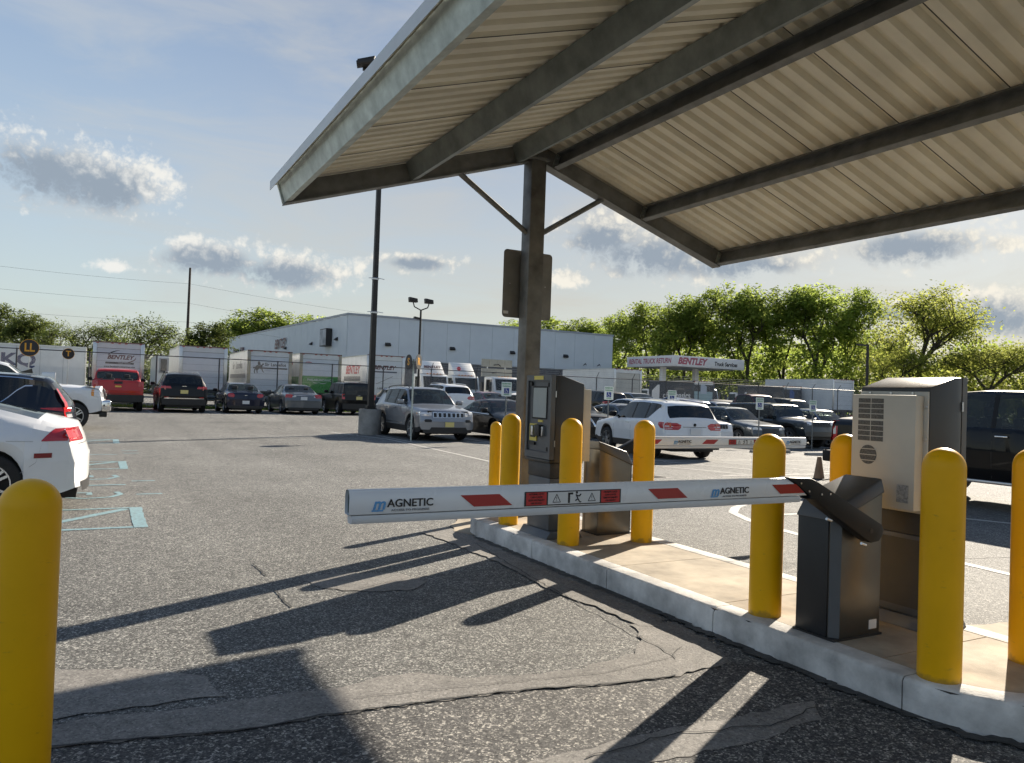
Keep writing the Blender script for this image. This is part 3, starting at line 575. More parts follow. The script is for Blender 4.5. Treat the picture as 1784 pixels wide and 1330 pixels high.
# ------------------------------------------------------------------ barrier gates
def barrier(loc, rz, label, main):
    b = empty('barrier_gate', loc, rz, label=label, cat='barrier gate', group='barrier gates')
    x0, x1, y0, y1 = -.225, .185, -.14, .14
    hm = mat('barrier_housing', (.135, .125, .108), .36, .75, var=.15, vscale=2.2, bump=.03, bscale=500)
    MB().prism([(x0+.012, 0), (x1, 0), (x1, .865), (x0+.012, .73)], 'y', y0+.05, y1).build('housing', hm, b, bevel=.004)
    MB().prism([(x0+.05, 0), (x1, 0), (x1, .865), (x0+.05, .75)], 'y', y0, y0+.049).build('front_panel', hm, b, bevel=.005)
    MB().box(x0, x0+.0115, y0+.055, y1-.002, .006, .72).build('door', CHAR_D, b, bevel=.003)
    MB().prism([(x0+.012, y0+.05), (x0+.05, y0), (x0+.05, y0+.05)], 'z', .002, .74).build('corner_strip', GREYP, b)
    lid = MB(); zl, zr = .765, .945
    v = [(x0-.012, y0-.012, zl-.07), (x1+.012, y0-.012, zr-.085), (x1+.012, y1+.012, zr-.085), (x0-.012, y1+.012, zl-.07), (x0+.01, y0+.02, zl+.01), (x1+.008, y0+.01, zr), (x1+.008, y1-.01, zr), (x0+.06, y1-.01, zl+.075)]
    lid.v = v; lid.f = [(0, 3, 2, 1), (4, 5, 6, 7), (0, 1, 5, 4), (1, 2, 6, 5), (2, 3, 7, 6), (3, 0, 4, 7)]
    lid.build('lid', mat('lid_grey', (.075, .077, .08), .38, .4, var=.1), b, bevel=.012, seg=3)
    MB().tube((-.10, y1-.002, .50), (-.10, y1+.008, .50), .028, n=20).build('lock_ring', BLK, b); MB().tube((-.10, y1+.0085, .50), (-.10, y1+.012, .50), .018, n=16).build('lock_cylinder', PLATE_W, b)
    MB().box(.085, .155, y0-.002, y0-.0005, .04, .095).build('rating_plate', PLATE_W, b)
    MB().box(x0-.01, x1+.01, y0-.01, y1+.01, -.001, .012).build('foot_plate', BLK, b)
    # arm: local arm plane y = -.22
    ya, zt = -.22, .978; xe, xs = -3.175, -.66
    sec = [(ya-.028, zt-.098), (ya-.03, zt-.028), (ya-.018, zt-.003), (ya-.008, zt), (ya+.008, zt), (ya+.018, zt-.003), (ya+.03, zt-.028), (ya+.028, zt-.098)]
    arm = MB(); n = len(sec)
    for k, (y, z) in enumerate(sec): arm.v.append((xe, y, z))
    for k, (y, z) in enumerate(sec): arm.v.append((xs-.10+(zt-z)*1.6, y, z))
    for k in range(n): arm.f.append((k, (k+1) % n, n+(k+1) % n, n+k))
    arm.f.append(tuple(range(n, 2*n)))
    a = arm.build('barrier_arm', ARMW, b, bevel=.003)
    MB().prism([(p[0]*.94+ya*.06, (p[1]-zt+.05)*.92+zt-.05) for p in sec], 'x', xe+.012, xe+.02).build('arm_end', mat('arm_hollow_shade', (.05, .08, .07), .6), a)  # dark plate in the open arm end, its colour painting the shade inside
    MB().prism([(ya-.024, zt-.102), (ya-.03, zt-.118), (ya-.022, zt-.134), (ya+.022, zt-.134), (ya+.03, zt-.118), (ya+.024, zt-.102)], 'x', xe+.012, xs+.005).build('safety_edge', mat('rail_white', (.62, .64, .66), .4, var=.06), a, smooth=50)
    for f in (-1, 1):
        yf = ya+f*.0318; rot = (R_(90), 0, 0 if f < 0 else math.pi)
        for xm in (xe+.60, xe+1.59, xe+2.42):
            d = .05; MB().poly([(xm-.125, yf, zt-.033), (xm+.06, yf, zt-.033), (xm+.125, yf, zt-.083), (xm-.06, yf, zt-.083)]).build('red_marking', REDR, a)
        for xm, sc in ((xe+.225, 1.), (xe+2.0, 1.)):
            text('logo', 'm', .068, BLUE_L, a, (xm+.104*f, yf, zt-.058), rot, shear=.25, bold=.0012); text('logo', 'AGNETIC', .044, INK, a, (xm-.03*f, yf, zt-.057), rot, bold=.0006, sx=1.06)
            text('logo', 'ACCESS TO PROGRESS', .012, GREYT, a, (xm-.03*f, yf, zt-.084), rot, sx=1.35); MB().box(xm+f*.134, xm+f*.086, yf-.0005, yf+.0005, zt-.087, zt-.081).build('logo', BLUE_L, a)
        wx = xe+1.045
        p = MB().box(wx-.26, wx+.26, yf-.0008, yf+.0008, zt-.092, zt-.028).build('warning_panel', INK, a)
        MB().box(wx-.14, wx+.14, yf-.0014, yf+.0014, zt-.087, zt-.033).build('warning_field', PLATE_W, p)
        for s in (-1, 1):
            MB().box(wx+s*.20-.052, wx+s*.20+.052, yf-.0014, yf+.0014, zt-.088, zt-.032).build('warning_field', mat('warning_red', (.5, .03, .03), .5), p)
            for q, tx in enumerate(['MOVING GATE', 'CAN CAUSE', 'SERIOUS INJURY', 'OR DEATH']): text('warning_text', tx, .0115, INK, p, (wx+s*.20, yf+f*.0016, zt-.040-q*.0132), rot)
            t = MB(); cx, cz = wx+s*.095, zt-.062; h = .02
            for (ax, az_), (bx, bz) in (((-1, -.8), (1, -.8)), ((1, -.8), (0, 1)), ((0, 1), (-1, -.8))): t.tube((cx+ax*h, yf+f*.002, cz+az_*h), (cx+bx*h, yf+f*.002, cz+bz*h), .0016, n=4)
            t.box(cx-.0012, cx+.0012, yf-.002, yf+.002, cz-.004, cz+.008).box(cx-.0012, cx+.0012, yf-.002, yf+.002, cz-.011, cz-.007).build('warning_symbol', INK, p)
        t = MB(); fy = yf+f*.0018; t.box(wx-.035, wx-.024, yf-.002, yf+.002, zt-.084, zt-.042).box(wx-.035, wx-.008, yf-.002, yf+.002, zt-.046, zt-.037)
        for c, d in (((.008, -.046), (.018, -.066)), ((.018, -.066), (.005, -.074)), ((.018, -.066), (.03, -.082)), ((.01, -.05), (.026, -.054)), ((.026, -.054), (.034, -.045)), ((.03, -.082), (.036, -.08))): t.tube((wx+c[0], fy, zt+c[1]), (wx+d[0], fy, zt+d[1]), .0032, n=5)
        t.tube((wx+.012, yf-.002, zt-.038), (wx+.012, yf+.002, zt-.038), .0058, n=10); t.build('warning_symbol', INK, p)
    # cranked bracket
    pol = [(-.76, zt+.004), (-.585, zt-.004), (-.54, zt-.02), (.02, zt-.285), (.04, zt-.31), (.035, zt-.35), (-.0, zt-.385), (-.07, zt-.39), (-.505, zt-.155), (-.545, zt-.125), (-.61, zt-.118), (-.585, zt-.102)]
    br = MB().prism(pol, 'y', ya-.038, ya+.04).build('arm_bracket', BLK_M, b, bevel=.008, seg=2)
    for x, z in ((-.665, -.03), (-.60, -.075), (-.50, -.095), (-.43, -.095)):
        MB().tube((x, ya-.041, zt+z), (x, ya-.037, zt+z), .006, n=8).build('bolt', ALU, br)
    MB().tube((-.07, ya-.0395, zt-.32), (-.07, ya-.0375, zt-.32), .014, n=14).build('bolt_recess', BLK, br)
    for x, z in ((-.42, -.235), (-.12, -.39)): MB().tube((x-.02, ya-.025, zt+z), (x+.02, ya-.025, zt+z-.012), .008, n=8).build('bolt', ALU, br)
    MB().tube((-.04, ya+.04, zt-.335), (-.04, y0, zt-.335), .035, n=18).build('drive_shaft', BLK_M, b)
    return b
barrier((4.055, 3.19, IZ), 0, 'barrier gate with its long white arm across the left lane, near dark housing', True)
barrier((4.645, 6.51, IZ), math.pi, 'barrier gate with its white arm reaching right in front of white SUV', False)
# ------------------------------------------------------------------ vehicles
def lerp(a, b, t): return a+(b-a)*t
ARCH = {
 'sedan': dict(top=[(-.5,.36),(-.499,.48),(-.492,.60),(-.482,.665),(-.40,.695),(-.335,.715),(-.19,.945),(-.10,.985),(0,1.0),(.05,.985),(.085,.955),(.235,.69),(.30,.665),(.42,.595),(.47,.53),(.492,.45),(.5,.34)],
   belt=[(-.5,.60),(-.33,.655),(.2,.62),(.5,.50)], rw=(-.335,-.185), ws=(.085,.235), win=(-.30,.215), pil=[-.175,-.03], roofw=.62, tap=.09),
 'fastback': dict(top=[(-.5,.40),(-.499,.52),(-.494,.56),(-.487,.58),(-.484,.66),(-.482,.73),(-.472,.75),(-.43,.785),(-.36,.845),(-.27,.915),(-.17,.972),(-.08,.995),(0,1.0),(.05,.985),(.085,.955),(.245,.68),(.30,.66),(.42,.60),(.47,.53),(.492,.45),(.5,.34)],
   belt=[(-.5,.63),(-.33,.655),(.2,.62),(.5,.50)], rw=(-.40,-.17), ws=(.085,.245), win=(-.27,.215), pil=[-.19,-.03], roofw=.62, tap=.09),
 'suv': dict(top=[(-.5,.30),(-.499,.42),(-.494,.56),(-.489,.64),(-.478,.70),(-.420,.905),(-.408,.94),(-.385,.957),(-.3,.982),(-.1,1.0),(.03,.99),(.075,.96),(.215,.67),(.28,.645),(.40,.605),(.455,.585),(.482,.555),(.494,.47),(.5,.30)],
   belt=[(-.5,.62),(-.3,.655),(.2,.62),(.5,.53)], rw=(-.474,-.419), ws=(.075,.215), win=(-.385,.19), pil=[-.235,-.06], roofw=.665, tap=.11),
 'boxy': dict(top=[(-.5,.30),(-.499,.45),(-.497,.60),(-.492,.64),(-.478,.93),(-.472,.965),(-.45,.98),(-.3,.995),(-.1,1.0),(.06,.985),(.085,.96),(.165,.69),(.20,.665),(.44,.635),(.485,.60),(.495,.50),(.5,.30)],
   belt=[(-.5,.61),(-.3,.62),(.2,.61),(.5,.58)], rw=(-.492,-.474), ws=(.085,.165), win=(-.455,.15), pil=[-.27,-.08], roofw=.80),
 'van': dict(top=[(-.5,.30),(-.499,.45),(-.494,.60),(-.488,.64),(-.455,.93),(-.44,.965),(-.3,.99),(-.1,1.0),(.08,.98),(.12,.955),(.30,.66),(.34,.63),(.44,.55),(.48,.48),(.495,.42),(.5,.30)],
   belt=[(-.5,.58),(-.3,.59),(.2,.56),(.5,.48)], rw=(-.488,-.452), ws=(.12,.30), win=(-.42,.27), pil=[-.24,-.04], roofw=.76),
 'pickup': dict(top=[(-.5,.30),(-.499,.62),(-.497,.70),(-.49,.715),(-.145,.715),(-.138,.73),(-.122,.93),(-.105,.97),(-.03,1.0),(.04,.995),(.075,.965),(.165,.73),(.20,.705),(.40,.675),(.47,.655),(.488,.60),(.496,.45),(.5,.32)],
   belt=[(-.5,.66),(-.12,.67),(.17,.655),(.5,.62)], rw=(-.139,-.120), ws=(.075,.165), win=(-.108,.15), pil=[.012], roofw=.76, bed=(-.487,-.147)),
 'crew': dict(top=[(-.5,.30),(-.499,.62),(-.497,.70),(-.49,.715),(-.20,.715),(-.193,.73),(-.178,.93),(-.16,.97),(-.05,1.0),(.08,.995),(.125,.965),(.215,.73),(.245,.705),(.41,.68),(.47,.66),(.488,.60),(.496,.45),(.5,.32)],
   belt=[(-.5,.66),(-.18,.67),(.06,.665),(.11,.635),(.2,.635),(.5,.62)], rw=(-.194,-.176), ws=(.125,.215), win=(-.16,.20), pil=[-.005], roofw=.76, bed=(-.487,-.205)),
}
def wheel_mesh(R, style, colour):
    key = ('w', round(R, 2), style, colour)
    if key in MATS: return MATS[key]
    w2 = .11; ri = R*.68
    ty = MB().lathe([(ri, -w2), (R*.9, -w2-.005), (R*.975, -w2+.02), (R, -w2+.05), (R, w2-.05), (R*.975, w2-.02), (R*.9, w2+.005), (ri, w2), (ri*.96, w2-.03), (ri*.96, -w2+.03), (ri, -w2)], 28, axis='y').mesh('wheel', RUB, 50)
    m = {'silver': ALU, 'black': BLK_M, 'bright': mat('alloy_bright', (.7, .7, .71), .25, .8)}[colour]
    rm = MB().lathe([(ri, w2-.004), (ri*.93, w2-.004), (ri*.92, w2-.05), (ri*.9, -.05)], 28, axis='y')
    n = {5: 5, 6: 6, 10: 10, 7: 7}[style]
    for k in range(n):
        a = 2*math.pi*k/n; ca, sa = math.cos(a), math.sin(a); wd = ri*(.16 if n <= 6 else .085)
        for q in ((-1,) if n > 6 else (-.62, .62)) if n != 6 else (0,):
            pass
        for off in ((0,) if n > 5 else (-.55, .55)):
            o = off*wd*1.3; P = []
            for r, t, wv in ((ri*.12, .012, wd*.9), (ri*.95, -.004, wd*.75)):
                for sgn in (-1, 1):
                    x, z = r, o*(r/ri*1.2+.2)+sgn*wv*.5; P.append((x*ca-z*sa, x*sa+z*ca, w2-.022+t))
            i = len(rm.v)
            for p in P: rm.v.append((p[0], p[2], p[1]))
            for p in P: rm.v.append((p[0], p[2]-.03, p[1]))
            rm.f += [(i, i+1, i+3, i+2), (i, i+2, i+6, i+4), (i+1, i+5, i+7, i+3), (i+2, i+3, i+7, i+6)]
    rm.lathe([(0.001, w2), (ri*.13, w2-.002), (ri*.17, w2-.02)], 16, axis='y')
    rim = rm.mesh('rim', m, 40)
    bk = MB().lathe([(0.001, -.02), (ri*.9, -.02)], 24, axis='y').mesh('brake_disc', mat('brake_dark', (.03, .03, .03), .6, .5))
    MATS[key] = (ty, rim, bk); return MATS[key]

class Car:
    def __init__(s, label, arch, L, W, H, col, loc, head, cat='car', name='parked_car', R=.34, wb=None, over=None, zs=.22, glass=None, clad=False, rim=('silver', 5), bow=(.13, .07), rails=False, mirrors=True, group='cars parked in the lot', detail=1, hood=None, top=None, bedm=None, lift=0, arches=None, handles=True, pil=None, win=None):
        A = ARCH[arch]; s.L, s.W, s.H, s.A = L, W, H, A; s.bow = bow; s.R = R
        tp = top or A['top']; s.win0 = (win or A['win'])[0]*L
        s.X = np.linspace(-L/2, L/2, int(L/.01)); z = np.interp(s.X, [p[0]*L for p in tp], [p[1]*H for p in tp])
        k = 5; zz = np.pad(z, k, mode='edge'); s.Z = np.convolve(zz, np.ones(2*k+1)/(2*k+1), 'valid')
        s.lift = lift
        wb = wb or L*.59; over = over if over is not None else -.005*L
        s.xf, s.xr = wb/2+over, -wb/2+over; s.zs = zs
        x, y = loc; gz = ground_z(x, y)
        gf = ground_z(x+math.cos(head)*wb/2, y+math.sin(head)*wb/2); gr = ground_z(x-math.cos(head)*wb/2, y-math.sin(head)*wb/2)
        s.o = empty(name, (x, y, (gf+gr)/2), head, label=label, cat=cat, group=group)
        s.o.rotation_euler = Matrix.Rotation(head, 4, 'Z').to_3x3().to_euler(); s.o.rotation_euler = (0, 0, head)
        if abs(gf-gr) > .01: s.o.rotation_euler = (Matrix.Rotation(head, 4, 'Z') @ Matrix.Rotation(-math.atan2(gf-gr, wb), 4, 'Y')).to_euler()
        s.col = col; s.glass = glass or GLASS
        pass
        winr = win or A['win']; pil = pil or A['pil']
        edges = [winr[0]*L]+[p*L for p in pil]+[winr[1]*L]
        s.wins = [(a+(.03 if i else 0), b-(.03 if i < len(edges)-2 else 0)) for i, (a, b) in enumerate(zip(edges, edges[1:]))]
        s.ws = tuple(v*L for v in A['ws']); s.rw = tuple(v*L for v in A['rw']); s.bed = tuple(v*L for v in A['bed']) if 'bed' in A else None
        st = set(np.round(np.arange(-L/2, L/2, .075), 3)); st |= {round(-L/2+v, 3) for v in (0, .008, .02, .035, .05, .07, .09, .11, .14)} | {round(L/2-v, 3) for v in (0, .008, .02, .04, .06, .09, .12, .16)}
        for xw in (s.xf, s.xr): st |= set(np.round(xw+(R+.055)*np.cos(np.linspace(0, math.pi, 15)), 3))
        for a, b in s.wins+[s.ws, s.rw]+([s.bed] if s.bed else []): st |= {round(a, 3), round(b, 3)}
        if s.rw[1]-s.rw[0] < .35: st |= set(np.round(np.linspace(s.rw[0], s.rw[1], 8), 3))
        xs = sorted(st); q = [xs[0]]
        for v in xs[1:]:
            if v-q[-1] > .0045: q.append(v)
        q[-1] = L/2; xs = q
        parts = {}; secs = [s.section(v) for v in xs]; ns = 10
        P = [[s.bw(xv, yy, zz) for yy, zz in sec]+[s.bw(xv, -yy, zz) for yy, zz in sec[:-1][::-1]] for xv, sec in zip(xs, secs)]
        def part(nm): return parts.setdefault(nm, MB())
        for j in range(len(xs)-1):
            xm = (xs[j]+xs[j+1])/2
            for b in range(9):
                nm = 'body'
                if b == 5:
                    for i, (a, c) in enumerate(s.wins):
                        if a < xm < c and s.zt(xm)-np.interp(xm, [p[0]*L for p in A['belt']], [p[1]*H for p in A['belt']]) > .16: nm = 'win%d' % i
                if b >= 7:
                    if s.ws[0] < xm < s.ws[1]: nm = 'windshield'
                    elif s.rw[0] < xm < s.rw[1]: nm = 'rear_window'
                if s.bed and b >= 5 and s.bed[0] < xm < s.bed[1]: nm = 'bed_cover' if b >= 6 else 'body'
                if clad and b == 0: nm = 'cladding'
                for k0, k1 in ((b, b+1), (18-b-1, 18-b)):
                    nn = nm+('L' if k0 > 8 else 'R') if nm.startswith('win') and nm != 'windshield' else nm
                    part(nn).quad(P[j][k0], P[j][k1], P[j+1][k1], P[j+1][k0])
        for e in (0, len(xs)-1):
            ts = [math.copysign(abs(t)**.7, t) for t in np.linspace(1, -1, 11)]; rws = [[s.bw(xs[e], yy*t, zz) for t in ts] for yy, zz in secs[e]]
            for ra, rb in zip(rws, rws[1:]):
                for q in range(10): part('body').quad(ra[q], rb[q], rb[q+1], ra[q+1])
        for nm, mb in parts.items():
            m = {'body': col, 'windshield': s.glass if glass is None else GLASS, 'rear_window': s.glass, 'bed_cover': bedm or BLK, 'cladding': BLK}.get(nm, s.glass)
            o = mb.build('side_window' if nm.startswith('win') and nm != 'windshield' else nm, m, s.o, smooth=42, weld=True)
        wy = W/2-.012
        # black B pillars and window surround lines
        for p in pil:
            xx = p*L
            s.side('pillar_trim', [(xx-.035, s.zb(xx)+.02, s.zt(xx)-.10), (xx+.035, s.zb(xx)+.02, s.zt(xx)-.10)], BLK_M, .003, sub=3)
        # underbody, wheels
        MB().box(-L/2+.12, L/2-.15, -W/2+.27, W/2-.27, zs-.04, .62*H*.9).box(s.xr+R+.1, s.xf-R-.1, -W/2+.06, W/2-.06, zs-.02, zs+.18).build('underbody', INTER, s.o)
        ty, rm, bk = wheel_mesh(R, rim[1], rim[0])
        for xw in (s.xf, s.xr):
            for sd in (-1, 1):
                o = link('wheel', ty, s.o, (xw, sd*(wy-.115), R), (0, 0, 0 if sd > 0 else math.pi)); link('rim', rm, o); link('brake_disc', bk, o)
        if arches:
            for xw in (s.xf, s.xr):
                Rr = R+.055; c = []
                for a in np.linspace(8, 172, 13):
                    ca, sa = math.cos(R_(a)), math.sin(R_(a)); c.append((xw+Rr*ca, R+Rr*sa, xw+(Rr+arches)*ca, R+(Rr+arches)*sa))
                for sd in (-1, 1):
                    mb = MB()
                    for p, n2 in zip(c, c[1:]):
                        mb.quad(*[s.sp(x_, z_, sd, .014) for x_, z_ in ((p[0], p[1]), (p[2], p[3]), (n2[2], n2[3]), (n2[0], n2[1]))])
                    mb.build('wheel_arch', BLK, s.o, smooth=40, weld=True)
        # interior
        x0 = (winr[0]+.03)*L; x1 = s.ws[1]-.05; zb = s.zb(0)
        MB().box(max(x0, -.42*L), x1, -W/2+.16, W/2-.16, zs, zb-.14).build('interior_floor', INTER, s.o)
        sx = s.ws[0]-.55
        rows = [sx, sx-.95]
        for r in rows:
            for sd in (-1, 1):
                t = MB(); t.prism([(r-.16, zb-.2), (r+.02, zb-.2), (r-.04, zb+.18), (r-.17, zb+.18)], 'y', sd*.36-.23, sd*.36+.23).box(r-.17, r-.08, sd*.36-.12, sd*.36+.12, zb+.2, zb+.36); t.build('seat', SEATM, s.o, bevel=.03)
        MB().prism([(s.ws[1]-.55, zb-.15), (s.ws[1]-.12, zb-.12), (s.ws[1]-.15, zb+.02), (s.ws[1]-.5, zb+.02)], 'y', -W/2+.18, W/2-.18).build('dashboard', INTER, s.o)
        if mirrors:
            mx = s.ws[1]-.30; mz = s.zb(mx)+.12
            for sd in (-1, 1):
                yb = s.sy(mx, mz); yo = W/2+.10
                t = MB(); t.box(mx-.07, mx+.09, sd*(yo-.10) if sd > 0 else -(yo+.10), (yo+.10) if sd > 0 else -(yo-.10), mz-.06, mz+.09)
                mo = t.build('mirror', BLK_M if mirrors == 2 else col, s.o, bevel=.035, seg=3); MB().box(mx-.02, mx+.03, min(sd*yb, sd*(yo-.06)), max(sd*yb, sd*(yo-.06)), mz-.05, mz-.015).build('mirror_arm', BLK, mo)
        if handles and detail:
            for (a, b) in s.wins[-2:]:
                xx = a+.14; zz = s.zb(xx)-.09*H/1.6
                for sd in (-1, 1):
                    p = s.sp(xx, zz, sd, .02); MB().box(p[0]-.1, p[0]+.1, p[1]-.018, p[1]+.018, p[2]-.014, p[2]+.014).build('door_handle', col if handles == True else handles, s.o, bevel=.01)
        if detail:
            for xx in [w_[0]-.02 for w_ in s.wins[-2:]]+[s.wins[-1][1]-.05]:
                if abs(xx-s.xr) < R+.06: 
                    xx = s.xr+R+.1
                s.side('door_seam', [(xx-.004, zs+.06, s.zb(xx)-.01), (xx+.004, zs+.06, s.zb(xx)-.01)], BLK, .0018, sub=4)
        if rails:
            for sd in (-1, 1):
                pts = [(v, sd*s.section(v)[7][0]*.93, s.zt(v)+.03) for v in np.linspace(-.36*L, .04*L, 7)]
                pts = [(pts[0][0]-.08, pts[0][1], pts[0][2]-.04)]+pts+[(pts[-1][0]+.08, pts[-1][1], pts[-1][2]-.05)]
                MB().path(pts, .016, 6).build('roof_rail', rails, s.o, smooth=60)
    def zt(s, x): return float(np.interp(x, s.X, s.Z))
    def zb(s, x): return float(np.interp(x, [p[0]*s.L for p in s.A['belt']], [p[1]*s.H for p in s.A['belt']]))
    def bw(s, x, y, z):
        f = max(0, (abs(x)-s.L/2+1.0)/1.0); f = f*f*(3-2*f); b = s.bow[0] if x > 0 else s.bow[1]
        return (x-math.copysign(1, x)*b*f*min(1.1, abs(y)/(s.W/2))**2.6, y, z)
    def section(s, x):
        L, W, H = s.L, s.W, s.H; zt = s.zt(x); zbl = min(s.zb(x), zt-.006); h = zt-zbl
        e = abs(x)/(L/2); wm = W/2*(1-.035*max(0, (e-.55)/.45)**2)
        zbot = s.zs+.10*max(0, (e-.86)/.14)**1.5
        for xw in (s.xf, s.xr):
            Ra = s.R+.055; dx = abs(x-xw)
            if dx < Ra: zbot = max(zbot, s.R+math.sqrt(Ra*Ra-dx*dx))
        zbot = min(zbot, zbl-.05); d = zbl-zbot
        k = sm((h-.10)/.28); rw = W/2*s.A['roofw']; ent = min(1., h/(H*.34)); yr = lerp(wm*.90, rw, ent)
        def mix(a, b): return (lerp(a[0], b[0], k), lerp(a[1], b[1], k))
        pts = [(wm*.955, zbot), (wm*.985, zbot+.22*d), (wm*1.0, zbot+.58*d), (wm*.992, zbl-min(.06, .2*d)), (wm*.965, zbl)]
        hp = [(.94*wm, zbl+.22*h), (.88*wm, zbl+.52*h), (.78*wm, zbl+.75*h), (.42*wm, zt-.05*h), (0, zt)]
        tz = 0
        if 'tap' in s.A: tz = (zt-.10-zbl-.018)*.82*sm((s.win0+s.A['tap']*L-x)/(s.A['tap']*L))
        gp = [(lerp(wm*.945, yr+.05, min(1, tz/.35)), zbl+.018+tz), (lerp(wm*.93, yr+.045, .92), zt-.085), (yr, zt-.035), (yr*.62, zt-.008), (0, zt)]
        return pts+[mix(a, b) for a, b in zip(hp, gp)]
    def sy(s, x, z):
        sec = s.section(x)[:8]; return float(np.interp(z, [p[1] for p in sec], [p[0] for p in sec]))
    def sp(s, x, z, sd, off): return s.bw(x, sd*(s.sy(x, z)+off), z)
    def refine(s, rows, k=4):
        out = []
        for a, b in zip(rows, rows[1:]): out += [tuple(lerp(p, q, i/k) for p, q in zip(a, b)) for i in range(k)]
        return out+[rows[-1]]
    def side(s, nm, cols, m, off=.004, sub=3, sides=(-1, 1), parent=None):
        if abs(cols[-1][0]-cols[0][0]) > .08: cols = s.refine(cols)
        for sd in sides:
            mb = MB(); g = [[s.sp(x, lerp(a, b, i/sub), sd, off) for i in range(sub+1)] for x, a, b in cols]
            for p, q in zip(g, g[1:]):
                for i in range(sub): mb.quad(p[i], p[i+1], q[i+1], q[i])
            mb.build(nm, m, parent or s.o, smooth=50, weld=True)
    def xend(s, z, rear):
        if rear: i = np.argmax(s.Z >= z); return s.X[i]
        i = len(s.Z)-1-np.argmax(s.Z[::-1] >= z); return s.X[i]
    def end(s, nm, rows, m, rear=True, off=.006, sub=5, mirror=True, thick=0, parent=None):
        rows = s.refine(rows)
        for sd in ((1, -1) if mirror else (1,)):
            mb = MB(); g = []
            for z, a, b in rows:
                x = s.xend(z, rear)+(-off if rear else off); g.append([s.bw(x, sd*lerp(a, b, i/sub), z) for i in range(sub+1)])
            for p, q in zip(g, g[1:]):
                for i in range(sub): mb.quad(p[i], p[i+1], q[i+1], q[i])
            mb.build(nm, m, parent or s.o, smooth=50, weld=True)
    def trim(s, m, wd=.014):
        xs = [s.win0-.05+k*.12 for k in range(int((s.ws[1]-.1-s.win0)/.12))]
        for idx, up in ((5, -1), (6, 1)):
            for sd in (-1, 1):
                mb = MB(); r = []
                for x in xs:
                    y, z = s.section(x)[idx]; y2, z2 = s.section(x)[idx+up]; l = math.hypot(y2-y, z2-z) or 1; q = wd*1.6/l
                    r.append((s.bw(x, sd*(y+.006), z), s.bw(x, sd*(y+(y2-y)*q+.006), z+(z2-z)*q)))
                for a, b in zip(r, r[1:]): mb.quad(a[0], a[1], b[1], b[0])
                mb.build('window_trim', m, s.o, smooth=50, weld=True)
    def plate(s, z, rear=True, m=None, y=0, w=.31, h=.155):
        x = s.xend(z, rear)+(-.018 if rear else .018); p = s.bw(x, y, z)
        o = MB().box(p[0]-.006, p[0]+.006, y-w/2, y+w/2, z-h/2, z+h/2).build('licence_plate', m or PLATE_Y, s.o)
        return o
HY, HYN, HX, HXN = R_(90), R_(-90), 0, math.pi
P_BLACK = mat('paint_black', (.003, .0032, .004), .4, coat=.55, spec=.1); P_WHITE = paint('white', (.74, .75, .76)); P_RED = paint('red', (.42, .012, .012)); P_NAVY = paint('navy', (.007, .010, .028)); P_GREY = paint('grey', (.13, .14, .15), .5); P_SILV = paint('silver', (.25, .262, .285), .55)
P_MAR = paint('maroon', (.15, .01, .02), .2); P_BLUE = paint('blue', (.02, .05, .16), .3); P_DKG = paint('dark_grey', (.035, .042, .048), .3); P_MARR = paint('dark_maroon', (.09, .018, .02), .2); P_CRV = paint('blue_black', (.006, .008, .014), .1); P_GUN = paint('gunmetal', (.06, .075, .085), .4)
# --- far row, tails towards us
c = Car('red pickup truck with black bed cover backed by a box truck', 'pickup', 5.75, 2.02, 1.88, P_RED, (.74, 36.7+2.88), HY, cat='pickup truck', name='pickup_truck', R=.40, zs=.42, mirrors=2, bow=(.12, .03))
c.end('tail_light', [(.98, .80, .985), (1.30, .80, .985)], TAIL); c.side('tail_light', [(-2.86, .98, 1.30), (-2.74, .98, 1.30)], TAIL, .006)
c.end('bumper', [(.42, 0, 1.0), (.62, 0, 1.0), (.72, 0, 1.0)], BLK, off=.05); c.end('emblem', [(1.03, 0, .10), (1.07, 0, .13), (1.10, 0, .10)], mat('gold', (.6, .4, .1), .3, .8), off=.012); c.end('tailgate_handle', [(1.18, 0, .16), (1.28, 0, .16)], BLK, off=.012)
c.end('tailgate_seam', [(.76, 0, .79), (.775, 0, .79)], BLK, off=.008); c.plate(.56, m=PLATE_Y)
MB().box(-.85, -.75, -.7, .7, 1.335, 1.36).build('bed_rail', BLK, c.o)
c = Car('black three-row SUV with silver roof rails in the far parked row', 'suv', 5.15, 1.97, 1.80, P_BLACK, (3.33, 36.5+2.57), HY, cat='SUV', name='parked_suv', R=.38, zs=.27, rails=ALU, mirrors=2, glass=GLASS_D)
c.end('tail_light', [(1.06, .52, .93), (1.16, .56, .95)], TAIL); c.side('tail_light', [(-2.55, 1.0, 1.17), (-2.2, 1.10, 1.17)], TAIL, .006); c.end('bumper', [(.34, 0, .88), (.5, 0, .9), (.60, 0, .9)], BLK, off=.03); c.end('chrome_strip', [(.615, 0, .82), (.65, 0, .82)], CHROME, off=.034); c.plate(.92); c.end('reflector', [(.66, .62, .8), (.69, .62, .8)], TAIL, off=.03)
c.end('emblem', [(1.155, 0, .09), (1.175, 0, .09)], CHROME, off=.01)
c = Car('small dark navy sedan with round red tail lights in the far row', 'sedan', 4.55, 1.73, 1.45, P_NAVY, (6.0, 36.9+2.28), HY, R=.31, zs=.2, mirrors=2, glass=GLASS_C)
c.end('tail_light', [(.74, .55, .72), (.79, .50, .77), (.87, .50, .79), (.92, .56, .75)], TAIL); c.end('bumper_seam', [(.66, 0, .8), (.67, 0, .8)], BLK); c.plate(.52, m=PLATE_W); c.end('emblem', [(.83, 0, .05), (.85, 0, .07)], CHROME, off=.01); c.end('lower_valance', [(.24, 0, .75), (.36, 0, .78)], BLK)
